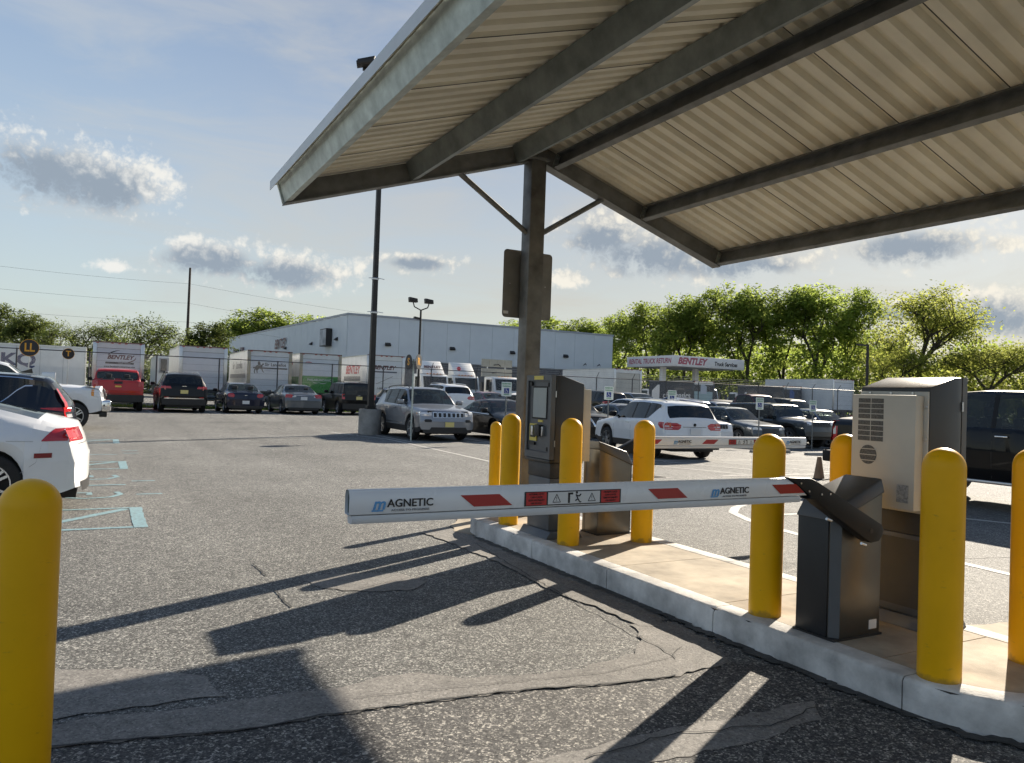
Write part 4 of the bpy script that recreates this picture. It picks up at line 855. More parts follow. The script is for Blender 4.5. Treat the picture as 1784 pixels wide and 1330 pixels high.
c = Car('metallic grey sedan with a sticker on its boot in the far row', 'sedan', 4.86, 1.83, 1.47, P_GREY, (8.72, 37.2+2.43), HY, R=.33, zs=.2, mirrors=1)
c.end('tail_light', [(.80, .58, .86), (.86, .52, .87), (.93, .52, .86), (.96, .60, .82)], TAIL); c.end('tail_light_lens', [(.82, .50, .56), (.88, .47, .53)], TAILW, off=.009); c.end('chrome_strip', [(.90, 0, .48), (.925, 0, .48)], CHROME, off=.011); c.plate(.77, m=PLATE_W); c.end('bumper_seam', [(.62, 0, .86), (.63, 0, .86)], BLK); c.end('lower_valance', [(.22, 0, .7), (.33, 0, .76)], BLK)
p = c.bw(c.xend(.86, True)-.014, .42, .86); MB().tube((p[0]-.002, .42, .86), (p[0]+.004, .42, .86), .055, n=16).build('sticker', PLATE_W, c.o)
c = Car('boxy black SUV with yellow plate parked left of the tall light pole', 'boxy', 4.41, 1.76, 1.67, P_BLACK, (11.5, 37.4+2.2), HY, cat='SUV', name='parked_suv', R=.34, zs=.24, rails=BLK_M, mirrors=2, glass=GLASS_D, rim=('bright', 5))
c.end('tail_light', [(.80, .72, .86), (1.05, .72, .86)], TAIL); c.plate(.86); c.end('bumper', [(.30, 0, .82), (.48, 0, .84), (.58, 0, .84)], BLK, off=.035); c.end('emblem', [(.98, 0, .08), (1.0, 0, .08)], CHROME, off=.01)
c = Car('blue sedan half hidden behind the tall light pole and silver SUV', 'sedan', 4.7, 1.8, 1.45, P_BLUE, (14.2, 37.5+2.35), HY, mirrors=1); c.end('tail_light', [(.80, .55, .84), (.92, .55, .84)], TAIL); c.plate(.75)
c = Car('white SUV with dark rear window beside the maroon sedan', 'suv', 4.8, 1.93, 1.80, P_WHITE, (17.0, 37.4+2.4), HY, cat='SUV', name='parked_suv', R=.38, zs=.25, glass=GLASS_D, rails=ALU); c.end('tail_light', [(.96, .55, .9), (1.05, .45, .92), (1.14, .60, .9)], TAIL); c.side('tail_light', [(-2.38, .98, 1.14), (-2.08, 1.05, 1.12)], TAIL, .006); c.plate(.75)
c = Car('maroon sedan parked behind the black sedan', 'sedan', 4.85, 1.82, 1.46, P_MAR, (19.75, 37.5+2.4), HY, mirrors=1); c.end('tail_light', [(.80, .55, .86), (.93, .55, .84)], TAIL); c.plate(.75)
c = Car('dark SUV with red tail lights just right of the ticket kiosk', 'suv', 5.0, 1.95, 1.78, P_BLACK, (27.6, 37.6+2.5), HY, cat='SUV', name='parked_suv', R=.37, zs=.26, glass=GLASS_D); c.end('tail_light', [(.95, .62, .93), (1.12, .62, .93)], TAIL); c.plate(.8); c.side('tail_light', [(-2.42, .98, 1.12), (-2.2, 1.02, 1.12)], TAIL, .006)
c = Car('silver minivan facing us beside the white box trailer', 'van', 5.1, 1.98, 1.75, P_SILV, (30.5, 39.9), HYN, cat='minivan', name='parked_minivan', R=.34, zs=.22); c.end('headlight', [(.72, .55, .9), (.84, .58, .9)], TAILW, rear=False); c.end('grille', [(.55, 0, .4), (.74, 0, .42)], BLK, rear=False)
# --- near row on the right, noses towards us
def front_jeep(c, m_gr=CHROME, z0=.77, z1=.935):
    for k in range(7):
        y = (k-3)*.158; mo = c.bw(c.xend(.98, False), y, .98)
        g = MB(); x0 = mo[0]
        c.end('grille_frame', [(z0, y-.066, y+.066), (z1, y-.070, y+.070)], m_gr, rear=False, off=.016, mirror=False, sub=2); c.end('grille_slot', [(z0+.016, y-.048, y+.048), (z1-.016, y-.052, y+.052)], BLK, rear=False, off=.022, mirror=False, sub=2)
c = Car('silver SUV with seven-slot grille facing us beside the concrete pole base', 'suv', 4.82, 1.94, 1.76, P_SILV, (9.97, 25.06), HYN, cat='SUV', name='parked_suv', R=.38, zs=.28, rails=BLK_M, mirrors=1, clad=True, bow=(.2, .08), arches=.035)
c.trim(CHROME, .008)
front_jeep(c); c.end('headlight', [(.81, .60, .90), (.84, .58, .91), (.91, .58, .91), (.94, .60, .88)], TAILW, rear=False); c.side('headlight', [(2.12, .86, .92), (2.25, .83, .94), (2.37, .82, .94)], TAILW, .008); c.side('marker_light', [(2.08, .87, .91), (2.14, .85, .92)], AMB, .011)
c.end('bumper_air_intake', [(.34, 0, .62), (.38, 0, .66), (.46, 0, .60)], BLK, rear=False, off=.01); c.end('lower_valance', [(.28, 0, .84), (.38, 0, .86)], BLK, rear=False, off=.012); c.end('fog_light', [(.62, .60, .80), (.68, .58, .82), (.71, .62, .78)], BLK, rear=False, off=.01); c.plate(.55, False); c.side('side_moulding', [(-1.0, .52, .55), (1.0, .52, .55)], CHROME, .008)
c = Car('black sedan parked between the silver SUV and the canopy column', 'sedan', 4.63, 1.81, 1.43, P_BLACK, (12.72, 24.5), HYN, mirrors=2, rim=('bright', 10), glass=GLASS_C, R=.33); c.end('headlight', [(.58, .5, .85), (.68, .52, .86)], TAILW, rear=False); c.end('grille', [(.50, .04, .34), (.68, .04, .32)], BLK, rear=False)
c.side('chrome_strip', [(-1.2, c.zb(-1.2)+.005, c.zb(-1.2)+.02), (1.0, c.zb(1.0)+.005, c.zb(1.0)+.02)], CHROME, .006, sub=1)
c = Car('dark crossover with a V-shaped chrome grille behind the kiosk', 'suv', 4.63, 1.83, 1.66, P_BLACK, (15.42, 24.3), HYN, cat='SUV', name='parked_suv', R=.35, zs=.24)
c.end('grille', [(.56, 0, .42), (.88, 0, .52)], BLK, rear=False, off=.008); c.end('chrome_strip', [(.58, .18, .28), (.70, .26, .34), (.88, .38, .47)], CHROME, rear=False, off=.016); c.end('headlight', [(.76, .58, .86), (.87, .58, .88)], TAILW, rear=False); c.end('chrome_strip', [(.60, 0, .26), (.65, 0, .28)], CHROME, rear=False, off=.016)
p = c.bw(c.xend(.80, False)+.02, 0, .80); ring = MB()
for k in range(20): a, b = 2*math.pi*k/20, 2*math.pi*(k+1)/20; ring.tube((p[0], .085*math.cos(a), .80+.085*math.sin(a)), (p[0], .085*math.cos(b), .80+.085*math.sin(b)), .011, n=5, cap=False)
ring.box(p[0]-.006, p[0]+.006, -.1, .1, .785, .815); ring.build('emblem', CHROME, c.o)
c = Car('grey sedan glimpsed behind the white crossover and accessible parking sign', 'sedan', 4.8, 1.83, 1.44, P_GREY, (18.15, 24.5), HYN); c.end('headlight', [(.60, .5, .86), (.72, .52, .86)], TAILW, rear=False)
c = Car('white SUV with slotted grille peeking out behind the white crossover', 'suv', 4.4, 1.82, 1.62, P_WHITE, (20.85, 24.2), HYN, cat='SUV', name='parked_suv', R=.35); front_jeep(c, BLK, .70, .86); c.end('headlight', [(.74, .60, .86), (.86, .60, .86)], TAILW, rear=False)
c = Car('dark grey crossover with sun glinting on its hood', 'suv', 4.55, 1.84, 1.62, P_GUN, (23.5, 24.1), HYN, cat='SUV', name='parked_suv', R=.36, zs=.24, clad=True); c.end('headlight', [(.74, .46, .88), (.84, .52, .88)], TAILW, rear=False); c.side('headlight', [(1.95, .80, .85), (2.24, .74, .85)], TAILW, .007); c.end('grille', [(.48, 0, .40), (.60, 0, .50), (.80, 0, .44)], BLK, rear=False); c.end('chrome_strip', [(.46, .0, .40), (.49, .0, .44)], CHROME, rear=False, off=.012)
c = Car('dark grey boxy off-road SUV with black flared wheel arches', 'boxy', 4.75, 1.88, 1.84, P_DKG, (26.2, 24.0), HYN, cat='SUV', name='parked_suv', R=.42, zs=.42, arches=.11, mirrors=2, rim=('bright', 5)); c.end('headlight', [(.98, .55, .78), (1.13, .55, .78)], TAILW, rear=False); front_jeep(c, P_DKG, .90, 1.10)
c = Car('silver SUV with a sun flash on its roof behind the black pickup', 'suv', 4.6, 1.86, 1.64, P_SILV, (28.9, 24.2), HYN, cat='SUV', name='parked_suv', R=.36)
# --- white crossover leaving
c = Car('white crossover seen from behind with large red tail lights', 'suv', 4.44, 1.82, 1.60, P_WHITE, (14.38, 17.85), R_(90-9), cat='SUV', name='parked_suv', R=.36, zs=.26, glass=GLASS_D, arches=.045, rim=('silver', 5), mirrors=2, rails=ALU, bow=(.14, .12), clad=True, win=(-.36, .19), pil=[-.225, -.06])
c.trim(CHROME, .012)
c.end('tail_light', [(.80, .50, .86), (.85, .42, .87), (.93, .40, .87), (.98, .52, .84)], TAIL); c.side('tail_light', [(-2.19, .82, .99), (-2.0, .84, 1.0), (-1.88, .92, .99)], TAIL, .007); c.end('lower_valance', [(.28, 0, .80), (.42, 0, .82)], BLK, off=.012); c.plate(.76, m=PLATE_W)
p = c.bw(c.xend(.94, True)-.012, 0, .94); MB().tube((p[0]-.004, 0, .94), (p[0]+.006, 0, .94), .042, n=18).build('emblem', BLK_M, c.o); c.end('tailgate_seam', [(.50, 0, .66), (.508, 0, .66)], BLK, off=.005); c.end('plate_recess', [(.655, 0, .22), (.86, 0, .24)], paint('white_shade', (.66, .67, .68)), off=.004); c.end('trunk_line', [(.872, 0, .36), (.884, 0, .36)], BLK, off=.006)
MB().prism([(-1.35, 1.585), (-1.15, 1.585), (-1.32, 1.66)], 'y', -.012, .012).build('antenna_fin', P_WHITE, c.o)
# --- second row on the right
c = Car('blue crossover seen from behind above the white crossover roof', 'suv', 4.5, 1.85, 1.62, P_BLUE, (27.4, 32.2), HY, cat='SUV', name='parked_suv', glass=GLASS_D); c.end('tail_light', [(.85, .55, .86), (.98, .55, .86)], TAIL)
c = Car('white sedan whose roof shows behind an accessible parking sign', 'sedan', 4.7, 1.82, 1.45, P_WHITE, (24.6, 32.0), HYN)
c = Car('silver sedan with sunlit windshield left of the maroon pickup', 'sedan', 4.7, 1.82, 1.45, P_SILV, (30.4, 32.2), HYN)
c = Car('dark maroon pickup truck beyond the grey crossover', 'pickup', 5.8, 2.02, 1.96, P_MARR, (33.4, 32.4), HYN, cat='pickup truck', name='pickup_truck', R=.42, zs=.45); c.end('headlight', [(1.0, .68, .93), (1.14, .68, .94)], TAILW, rear=False); c.side('headlight', [(2.7, 1.02, 1.14), (2.84, 1.0, 1.14)], TAILW, .007); c.end('grille', [(.80, 0, .6), (1.2, 0, .62)], BLK, rear=False); c.end('bumper', [(.5, 0, .98), (.74, 0, .98)], CHROME, rear=False, off=.06); c.side('bumper', [(2.72, .5, .74), (2.86, .5, .74)], CHROME, .03)
c = Car('dark SUV roof showing behind the boxy off-road SUV', 'suv', 4.7, 1.9, 1.75, P_BLACK, (36.4, 32.3), HYN, cat='SUV', name='parked_suv')
# --- big black pickup at right
c = Car('large black pickup truck behind the kiosk with red tail light', 'crew', 6.2, 2.03, 1.93, P_BLACK, (13.45, 7.05), HYN, cat='pickup truck', name='pickup_truck', R=.42, zs=.45, mirrors=2, handles=CHROME, bow=(.15, .05), bedm=BLK)
c.end('tail_light', [(.92, .80, .99), (1.30, .80, .99)], TAIL); c.side('tail_light', [(-3.085, .92, 1.30), (-2.95, .92, 1.30)], TAIL, .007); c.side('tail_light_lens', [(-3.05, 1.04, 1.12), (-2.99, 1.04, 1.20)], TAILW, .010); c.end('bumper', [(.52, 0, .98), (.74, 0, 1.0)], BLK_M, off=.12)
MB().box(-3.24, -3.0, -1.0, 1.0, .50, .72).build('rear_bumper', BLK_M, c.o, bevel=.03)
for sd in (-1, 1): MB().box(-1.2, 1.5, sd*.94-.07, sd*.94+.07, .42, .47).build('running_board', ALU, c.o, bevel=.012)
# --- left row
def lip(c): pass
c = Car('white fastback car at left edge seen from its tail', 'fastback', 4.97, 1.91, 1.40, P_WHITE, (-2.55, 11.2), HXN, R=.35, zs=.2, mirrors=1, bow=(.15, .16), rim=('bright', 5))
c.end('tail_light', [(.84, .46, .93), (.88, .42, .93), (.97, .42, .93), (1.0, .46, .93)], TAIL); c.side('tail_light', [(-2.40, .85, 1.0), (-2.22, .845, .985), (-2.16, .843, .92), (-2.10, .842, .85)], TAIL, .006, sub=5); c.side('side_marker', [(-2.24, .655, .71), (-2.02, .65, .705)], mat('marker_red', (.2, .006, .008), .3), .006)
c.end('bumper_seam', [(.80, 0, .86), (.808, 0, .86)], BLK); c.end('lower_valance', [(.24, 0, .70), (.36, 0, .74)], BLK, off=.008)
for sd in (-1, 1): MB().box(-2.37, -2.2, sd*.58-.11, sd*.58+.11, .30, .39).build('exhaust', BLK_M, c.o, bevel=.03)
for sd in (-1, 1): MB().box(-2.385, -2.365, sd*.58-.12, sd*.58+.12, .29, .40).build('exhaust_trim', CHROME, c.o, bevel=.01)
c.side('body_crease', [(-2.0, .835, .841), (-1.0, .85, .856), (.6, .835, .841)], mat('seam_grey', (.35, .35, .36), .6), .0015, sub=1); c.side('bumper_gap', [(-1.72, .40, .404), (-2.05, .60, .606), (-2.12, .84, .846)], mat('seam_grey', (.35, .35, .36), .6), .0015, sub=1)
c = Car('black crossover with chrome window line at left, between white car and white pickup', 'suv', 4.6, 1.86, 1.68, P_CRV, (-2.60, 16.3), HXN, win=(-.34, .19), pil=[-.20, -.05], cat='SUV', name='parked_suv', R=.36, zs=.24, glass=GLASS_D, rim=('bright', 5), bow=(.14, .16))
c.side('tail_light', [(-2.27, 1.0, 1.08), (-2.1, 1.02, 1.07), (-1.82, 1.045, 1.06)], TAIL, .007); c.end('tail_light', [(.90, .70, .92), (1.08, .76, .92)], TAIL); c.end('tail_light_upper', [(1.08, .76, .88), (1.40, .68, .76)], TAIL, off=.012); c.end('tail_light_lens', [(.90, .60, .84), (.96, .62, .86)], TAILW, off=.011); c.end('bumper', [(.42, 0, .84), (.62, 0, .86)], ALU, off=.008)
c.trim(CHROME, .016)
MB().prism([(-1.55, 1.655), (-1.33, 1.66), (-1.53, 1.74)], 'y', -.015, .015).build('antenna_fin', P_CRV, c.o)
c = Car('white heavy pickup truck nosing out at left with chrome bumper', 'pickup', 6.2, 2.03, 2.02, P_WHITE, (-2.85, 28.0), HX, cat='pickup truck', name='pickup_truck', R=.42, zs=.52, mirrors=2, bow=(.12, .03), arches=.03, wb=4.06, over=.17)
c.end('headlight', [(1.02, .62, .95), (1.36, .64, .97)], TAILW, rear=False); c.side('headlight', [(2.82, 1.02, 1.36), (3.02, 1.02, 1.36)], TAILW, .008); c.side('turn_signal', [(2.74, 1.06, 1.34), (2.83, 1.04, 1.35)], AMB, .009)
c.end('grille', [(.98, 0, .60), (1.36, 0, .62)], CHROME, rear=False, off=.05); c.end('grille_slot', [(1.05, 0, .56), (1.14, 0, .56)], BLK, rear=False, off=.058); c.end('grille_slot', [(1.20, 0, .56), (1.30, 0, .56)], BLK, rear=False, off=.058)
MB().box(2.95, 3.22, -1.0, 1.0, .58, .92).build('front_bumper', CHROME, c.o, bevel=.05, seg=3); MB().box(2.9, 3.12, -.85, .85, .40, .57).build('air_dam', BLK, c.o, bevel=.03); MB().box(3.15, 3.3, -.35, -.25, .6, .7).box(3.15, 3.3, .25, .35, .6, .7).build('tow_hook', BLK, c.o)
# ------------------------------------------------------------------ trucks beyond the fence
FACE_NY = (R_(90), 0, 0); FACE_NX = (R_(90), 0, R_(-90))
def box_truck(x, y, label, top=3.6, wd=2.45, ln=6.8, boxm=None, sidem=None, frame=None, cab=True, low=1.0, doors=True, name='box_truck', cat='truck', doorm=None):
    gz = .3; t = empty(name, (x, y, gz), 0, label=label, cat=cat, group='trucks behind the fence'); boxm = boxm or WHT_T; frame = frame or ALU; top -= gz; h = wd/2
    mb = MB(); mb.box(-h, -h+.04, .06, ln, low, top).box(h-.04, h, .06, ln, low, top).box(-h+.04, h-.04, ln-.04, ln, low, top).box(-h+.04, h-.04, .06, ln-.04, low, low+.1).box(-h+.04, h-.04, .06, ln-.04, top-.05, top)
    cargo = mb.build('cargo_box', boxm, t)
    for k in range(1, int(ln/.61)):
        for s in (-1, 1): MB().box(s*h-.008, s*h+.008, k*.61, k*.61+.03, low+.1, top-.06).build('side_rib', boxm, cargo)
    for s in (-1, 1): MB().box(s*(h-.09)-.092, s*(h-.09)+.092, 0, .059, low, top+.005).build('rear_post', frame, t, bevel=.01); MB().box(s*h-.012, s*h+.012, .061, ln, top-.055, top+.012).build('roof_rail', ALU, cargo)
    MB().box(-h+.185, h-.185, .0, .058, top-.30, top+.004).build('rear_header', WHT_T, t); MB().box(-h+.0, h, -.02, .0, top-.02, top+.03).build('drip_rail', mat('rail_rust', (.22, .13, .11), .6, var=.4), t)
    for q in (-.32, 0, .32): MB().box(q-.06, q+.06, -.026, -.001, top-.06, top-.024).build('marker_light', TAIL, t)
    for s in (-1, 1): MB().box(s*(h-.2)-.06, s*(h-.2)+.06, -.026, -.001, top-.06, top-.024).build('marker_light', TAIL, t)
    n = 6; z0, z1 = low+.02, top-.31; dh = (z1-z0)/n
    for k in range(n if doors else 0): MB().box(-h+.195, h-.195, .028, .055, z0+k*dh+.004, z0+(k+1)*dh-.004).build('door_panel', (doorm(k) if doorm else WHT_D), t)
    MB().box(-h+.19, h-.19, .057, .062, low, top-.3).build('door_gap', BLK, t)
    MB().box(-h+.1, h-.1, .05, ln-.1, low-.18, low-.002).build('chassis', BLK, t); MB().box(-h+.1, h-.1, -.12, .0, .48, .60).build('rear_bumper', mat('bumper_black', (.02, .02, .022), .6), t)
    for s in (-1, 1): MB().box(s*.75-.04, s*.75+.04, -.06, .02, .58, low-.002).build('bumper_bracket', BLK, t); MB().box(s*.95-.1, s*.95+.1, -.13, -.121, .49, .57).build('tail_light', TAIL, t)
    ty, rm, bk = wheel_mesh(.48, 6, 'black')
    for s in (-1, 1):
        for yw in (1.5, ln+.9): o = link('wheel', ty, t, (s*(h-.2), yw, .48), (0, 0, R_(90))); o.rotation_euler = (0, 0, R_(-90) if s > 0 else R_(90)); link('rim', rm, o)
        MB().box(s*(h-.3)-.2, s*(h-.3)+.2, .9, .93, .35, low-.18).build('mud_flap', RUB, t)
    if cab:
        cb = MB().prism([(ln+.08, .7), (ln+.08, 2.35), (ln+1.3, 2.35), (ln+1.65, 1.65), (ln+2.4, 1.45), (ln+2.45, .65)], 'x', -1.05, 1.05).build('cab', WHT_T, t, bevel=.06)
        for s in (-1, 1): MB().box(s*1.06-.012, s*1.06+.012, ln+.5, ln+1.35, 1.6, 2.2).build('cab_window', GLASS, cb); MB().box(s*1.35-.1, s*1.35+.1, ln+1.45, ln+1.6, 1.6, 2.1).build('mirror', BLK, cb)
    t['h'] = h; return t, top, low, h
def deco(t, s, size, m, x, z, off=-.003, **kw): return text('lettering', s, size, m, t, (x, .028+off, z), FACE_NY, **kw)
def side_deco(t, h, s, size, m, y, z, **kw): return text('lettering', s, size, m, t, (-h-.011, y, z), FACE_NX, **kw)
def arc_stripe(t, cx, cz, rx, rz, a0, a1, wd, m, y=.024):
    mb = MB()
    for k in range(16):
        a, b = R_(lerp(a0, a1, k/16)), R_(lerp(a0, a1, (k+1)/16)); w0, w1 = wd*math.sin(math.pi*k/16)+.004, wd*math.sin(math.pi*(k+1)/16)+.004
        mb.quad((cx+rx*math.cos(a), y, cz+rz*math.sin(a)), (cx+rx*math.cos(b), y, cz+rz*math.sin(b)), (cx+(rx-w1)*math.cos(b), y, cz+(rz-w1)*math.sin(b)), (cx+(rx-w0)*math.cos(a), y, cz+(rz-w0)*math.sin(a)))
    return mb.build('swoosh', m, t)
MAROON_I = mat('ink_maroon', (.10, .012, .016), .5)
t, tp, lo, h = box_truck(.88, 45.4, 'white box truck behind the red pickup with lettered roll-up door', 3.62, 2.42)
deco(t, 'BENTLEY', .30, MAROON_I, .06, 2.55, shear=.3, bold=.012); arc_stripe(t, .1, 2.60, .62, .33, 95, 175, .05, INK); arc_stripe(t, .15, 2.55, .66, .30, -80, 10, .05, MAROON_I)
MB().box(-.62, .72, .024, .0275, 2.20, 2.30).build('stripe', mat('ink_charcoal', (.03, .03, .035), .5), t); deco(t, 'Truck  Services', .10, PLATE_W, .28, 2.25, off=-.006, shear=.2); deco(t, 'www.bentleytruckservices.com', .115, INK, .05, 2.06, shear=.15, bold=.004)
t, tp, lo, h = box_truck(5.05, 45.4, 'tall plain white box truck behind the black three-row SUV', 3.66, 2.5)
t, tp, lo, h = box_truck(8.62, 45.4, 'white box truck with knight drawing and yellow frame posts', 3.62, 2.5, frame=mat('frame_yellow', (.46, .36, .17), .6, col2=(.36, .35, .33), vscale=1.2))
deco(t, 'Sir', .25, INK, -.16, 2.55, bold=.006, sx=.95); deco(t, 'Lancellot', .25, INK, .48, 2.55, bold=.006, sx=.95); MB().box(-.92, .98, .024, .0275, 2.30, 2.38).build('stripe', INK, t)
kn = MB()   # horse and rider emblem
kn.prism([(-.86,2.22),(-.80,2.42),(-.72,2.50),(-.55,2.48),(-.46,2.52),(-.40,2.62),(-.34,2.60),(-.33,2.54),(-.40,2.50),(-.42,2.40),(-.40,2.28),(-.36,2.16),(-.30,2.10),(-.33,2.08),(-.42,2.16),(-.47,2.28),(-.60,2.30),(-.68,2.18),(-.66,2.05),(-.71,2.05),(-.74,2.2),(-.78,2.26),(-.82,2.14),(-.80,2.02),(-.85,2.02),(-.88,2.14)], 'y', .0235, .0272)
kn.prism([(-.66,2.5),(-.68,2.62),(-.66,2.70),(-.60,2.73),(-.55,2.68),(-.53,2.6),(-.50,2.5)], 'y', .0232, .0271).box(-.95, -.30, .0230, .0270, 2.42, 2.435); kn.build('horse_emblem', mat('ink_sepia', (.10, .09, .08), .6), t)
MB().box(-.3, .5, .024, .0275, 2.19, 2.205).build('stripe', GREYT, t); side_deco(t, h, 'Sir', .62, GREYT, 4.9, 2.5); side_deco(t, h, 'Lancellot', .62, GREYT, 2.8, 2.5); MB().box(-h-.012, -h-.0095, .5, 6.2, 1.75, 2.0).build('stripe', GREYT, t)
green = lambda k: GRNP if k < 3 else WHT_D
t, tp, lo, h = box_truck(11.6, 45.6, 'box truck with bright green lower door and white lettering', 3.62, 2.5, frame=MATS['frame_yellow'], doorm=green)
deco(t, 'PHILABUNDANCE', .19, PLATE_W, .0, 1.78, bold=.002); arc_stripe(t, -.25, 1.72, .22, .14, 180, 340, .03, PLATE_W); arc_stripe(t, .15, 1.72, .25, .16, 190, 350, .03, PLATE_W); arc_stripe(t, -.72, 2.78, .2, .07, 0, 180, .04, REDT); MB().box(-.8, -.5, .024, .0275, 2.74, 2.77).build('stripe', REDT, t); MB().box(-h-.012, -h-.0095, .1, 6.6, 1.0, 1.95).build('stripe', GRNP, t); MB().box(-h-.012, -h-.0095, 1.8, 3.2, 2.68, 2.8).build('stripe', REDT, t)
t, tp, lo, h = box_truck(15.62, 45.5, 'white box truck with phone number on its door by the light pole', 3.75, 2.45)
deco(t, 'BENTLEY', .34, MAROON_I, -.12, 2.70, shear=.3, bold=.014); MB().box(-.7, .72, .024, .0275, 2.40, 2.49).build('stripe', mat('ink_slate', (.06, .07, .11), .5), t); deco(t, '1-800-433-2148', .17, INK, .0, 1.42, shear=.2, bold=.004)
st_ = MB().quad((-.62, .0265, 1.70), (-.58, .0265, 1.68), (.50, .0265, 2.18), (.46, .0265, 2.20)).build('slogan_stripe', GREYT, t)
side_deco(t, h, 'BENTLEY', .75, REDT, 3.0, 2.55, shear=.3, bold=.02); MB().box(-h-.012, -h-.0095, 1.3, 4.9, 1.85, 2.15).build('stripe', mat('ink_stone', (.2, .2, .2), .5), t); side_deco(t, h-.004, 'TRUCK SERVICES', .26, PLATE_W, 2.6, 2.0, shear=.2)
box_truck(35.3, 47.0, 'plain white box trailer right of the ticket kiosk behind the fence', 3.87, 2.6, 7.3, cab=False, name='box_trailer', cat='trailer', doorm=lambda k: mat('door_beige', (.52, .51, .46), .55, var=.08))
t, tp, lo, h = box_truck(46.5, 51.0, 'dark navy delivery truck with white lettering on its side', 3.40, 2.5, 6.0, boxm=NAVYT, frame=NAVYT, doorm=lambda k: NAVYT if k > 3 else mat('door_teal', (.30, .42, .45), .5))
text('lettering', 'office', .82, PLATE_W, t, (-h-.012, 3.05, 1.78), FACE_NX); text('lettering', 'basics', .82, PLATE_W, t, (-h-.012, 1.22, 1.78), FACE_NX, bold=.02)
MB().prism([(5.55, 1.1), (4.45, 1.1), (4.45, 2.75), (4.75, 2.75), (5.55, 2.2)], 'x', -h-.012, -h-.0095).build('logo', PLATE_W, t); MB().prism([(-.35, 2.0), (.35, 2.0), (.35, 2.65), (-.1, 2.9), (-.35, 2.75)], 'y', .02, .0265).build('logo', mat('logo_pale', (.45, .5, .58), .5), t)
t, tp, lo, h = box_truck(56.3, 50.0, 'dark delivery truck with blue logo beyond the maroon pickup', 3.32, 2.5, 5.6, boxm=NAVYT, frame=NAVYT, doorm=lambda k: NAVYT if k > 2 else MATS['door_teal'])
MB().prism([(-.3, 1.9), (.3, 1.9), (.3, 2.5), (-.05, 2.75), (-.3, 2.6)], 'y', .02, .0265).build('logo', mat('logo_navy', (.06, .12, .32), .5), t); MB().prism([(5.3, 1.2), (4.4, 1.2), (4.4, 2.4), (4.6, 2.4)], 'x', -h-.012, -h-.0095).build('logo', PLATE_W, t)
box_truck(59.5, 47.0, 'long white ribbed trailer behind the fence left of the air conditioner cabinet', 4.07, 2.8, 8.0, cab=False, name='box_trailer', cat='trailer')
# trailer lying across at far left
tr = empty('semi_trailer', (-8.0, 58.0, .3), 0, label='long white semi trailer with blue lettering behind the round letter signs', cat='trailer', group='trucks behind the fence')
MB().box(-8.5, 7.1, 0, 2.5, .95, 3.45).build('cargo_box', WHT_T, tr)
for k in range(12): MB().box(-8.3+k*1.29, -8.27+k*1.29, -.012, -.0005, 1.0, 3.40).build('side_seam', mat('seam_pale', (.45, .46, .46), .5), tr)
MB().box(7.1, 7.2, -.02, 2.52, .9, 3.5).build('rear_post', ALU, tr); MB().box(-8.5, 7.1, -.02, 0, .9, 1.0).build('bottom_rail', ALU, tr); MB().box(-8.5, 7.1, -.02, 0, 3.35, 3.48).build('top_rail', ALU, tr)
text('lettering', 'LKQ', 1.05, mat('ink_indigo', (.04, .05, .13), .5), tr, (3.1, -.014, 2.45), FACE_NY, bold=.035, sx=1.25)
for xw in (4.6, 5.8): 
    o = link('wheel', wheel_mesh(.5, 6, 'black')[0], tr, (xw, .25, .5))
MB().box(-8.3, 7.0, .5, 2., .75, .93).build('chassis', BLK, tr)
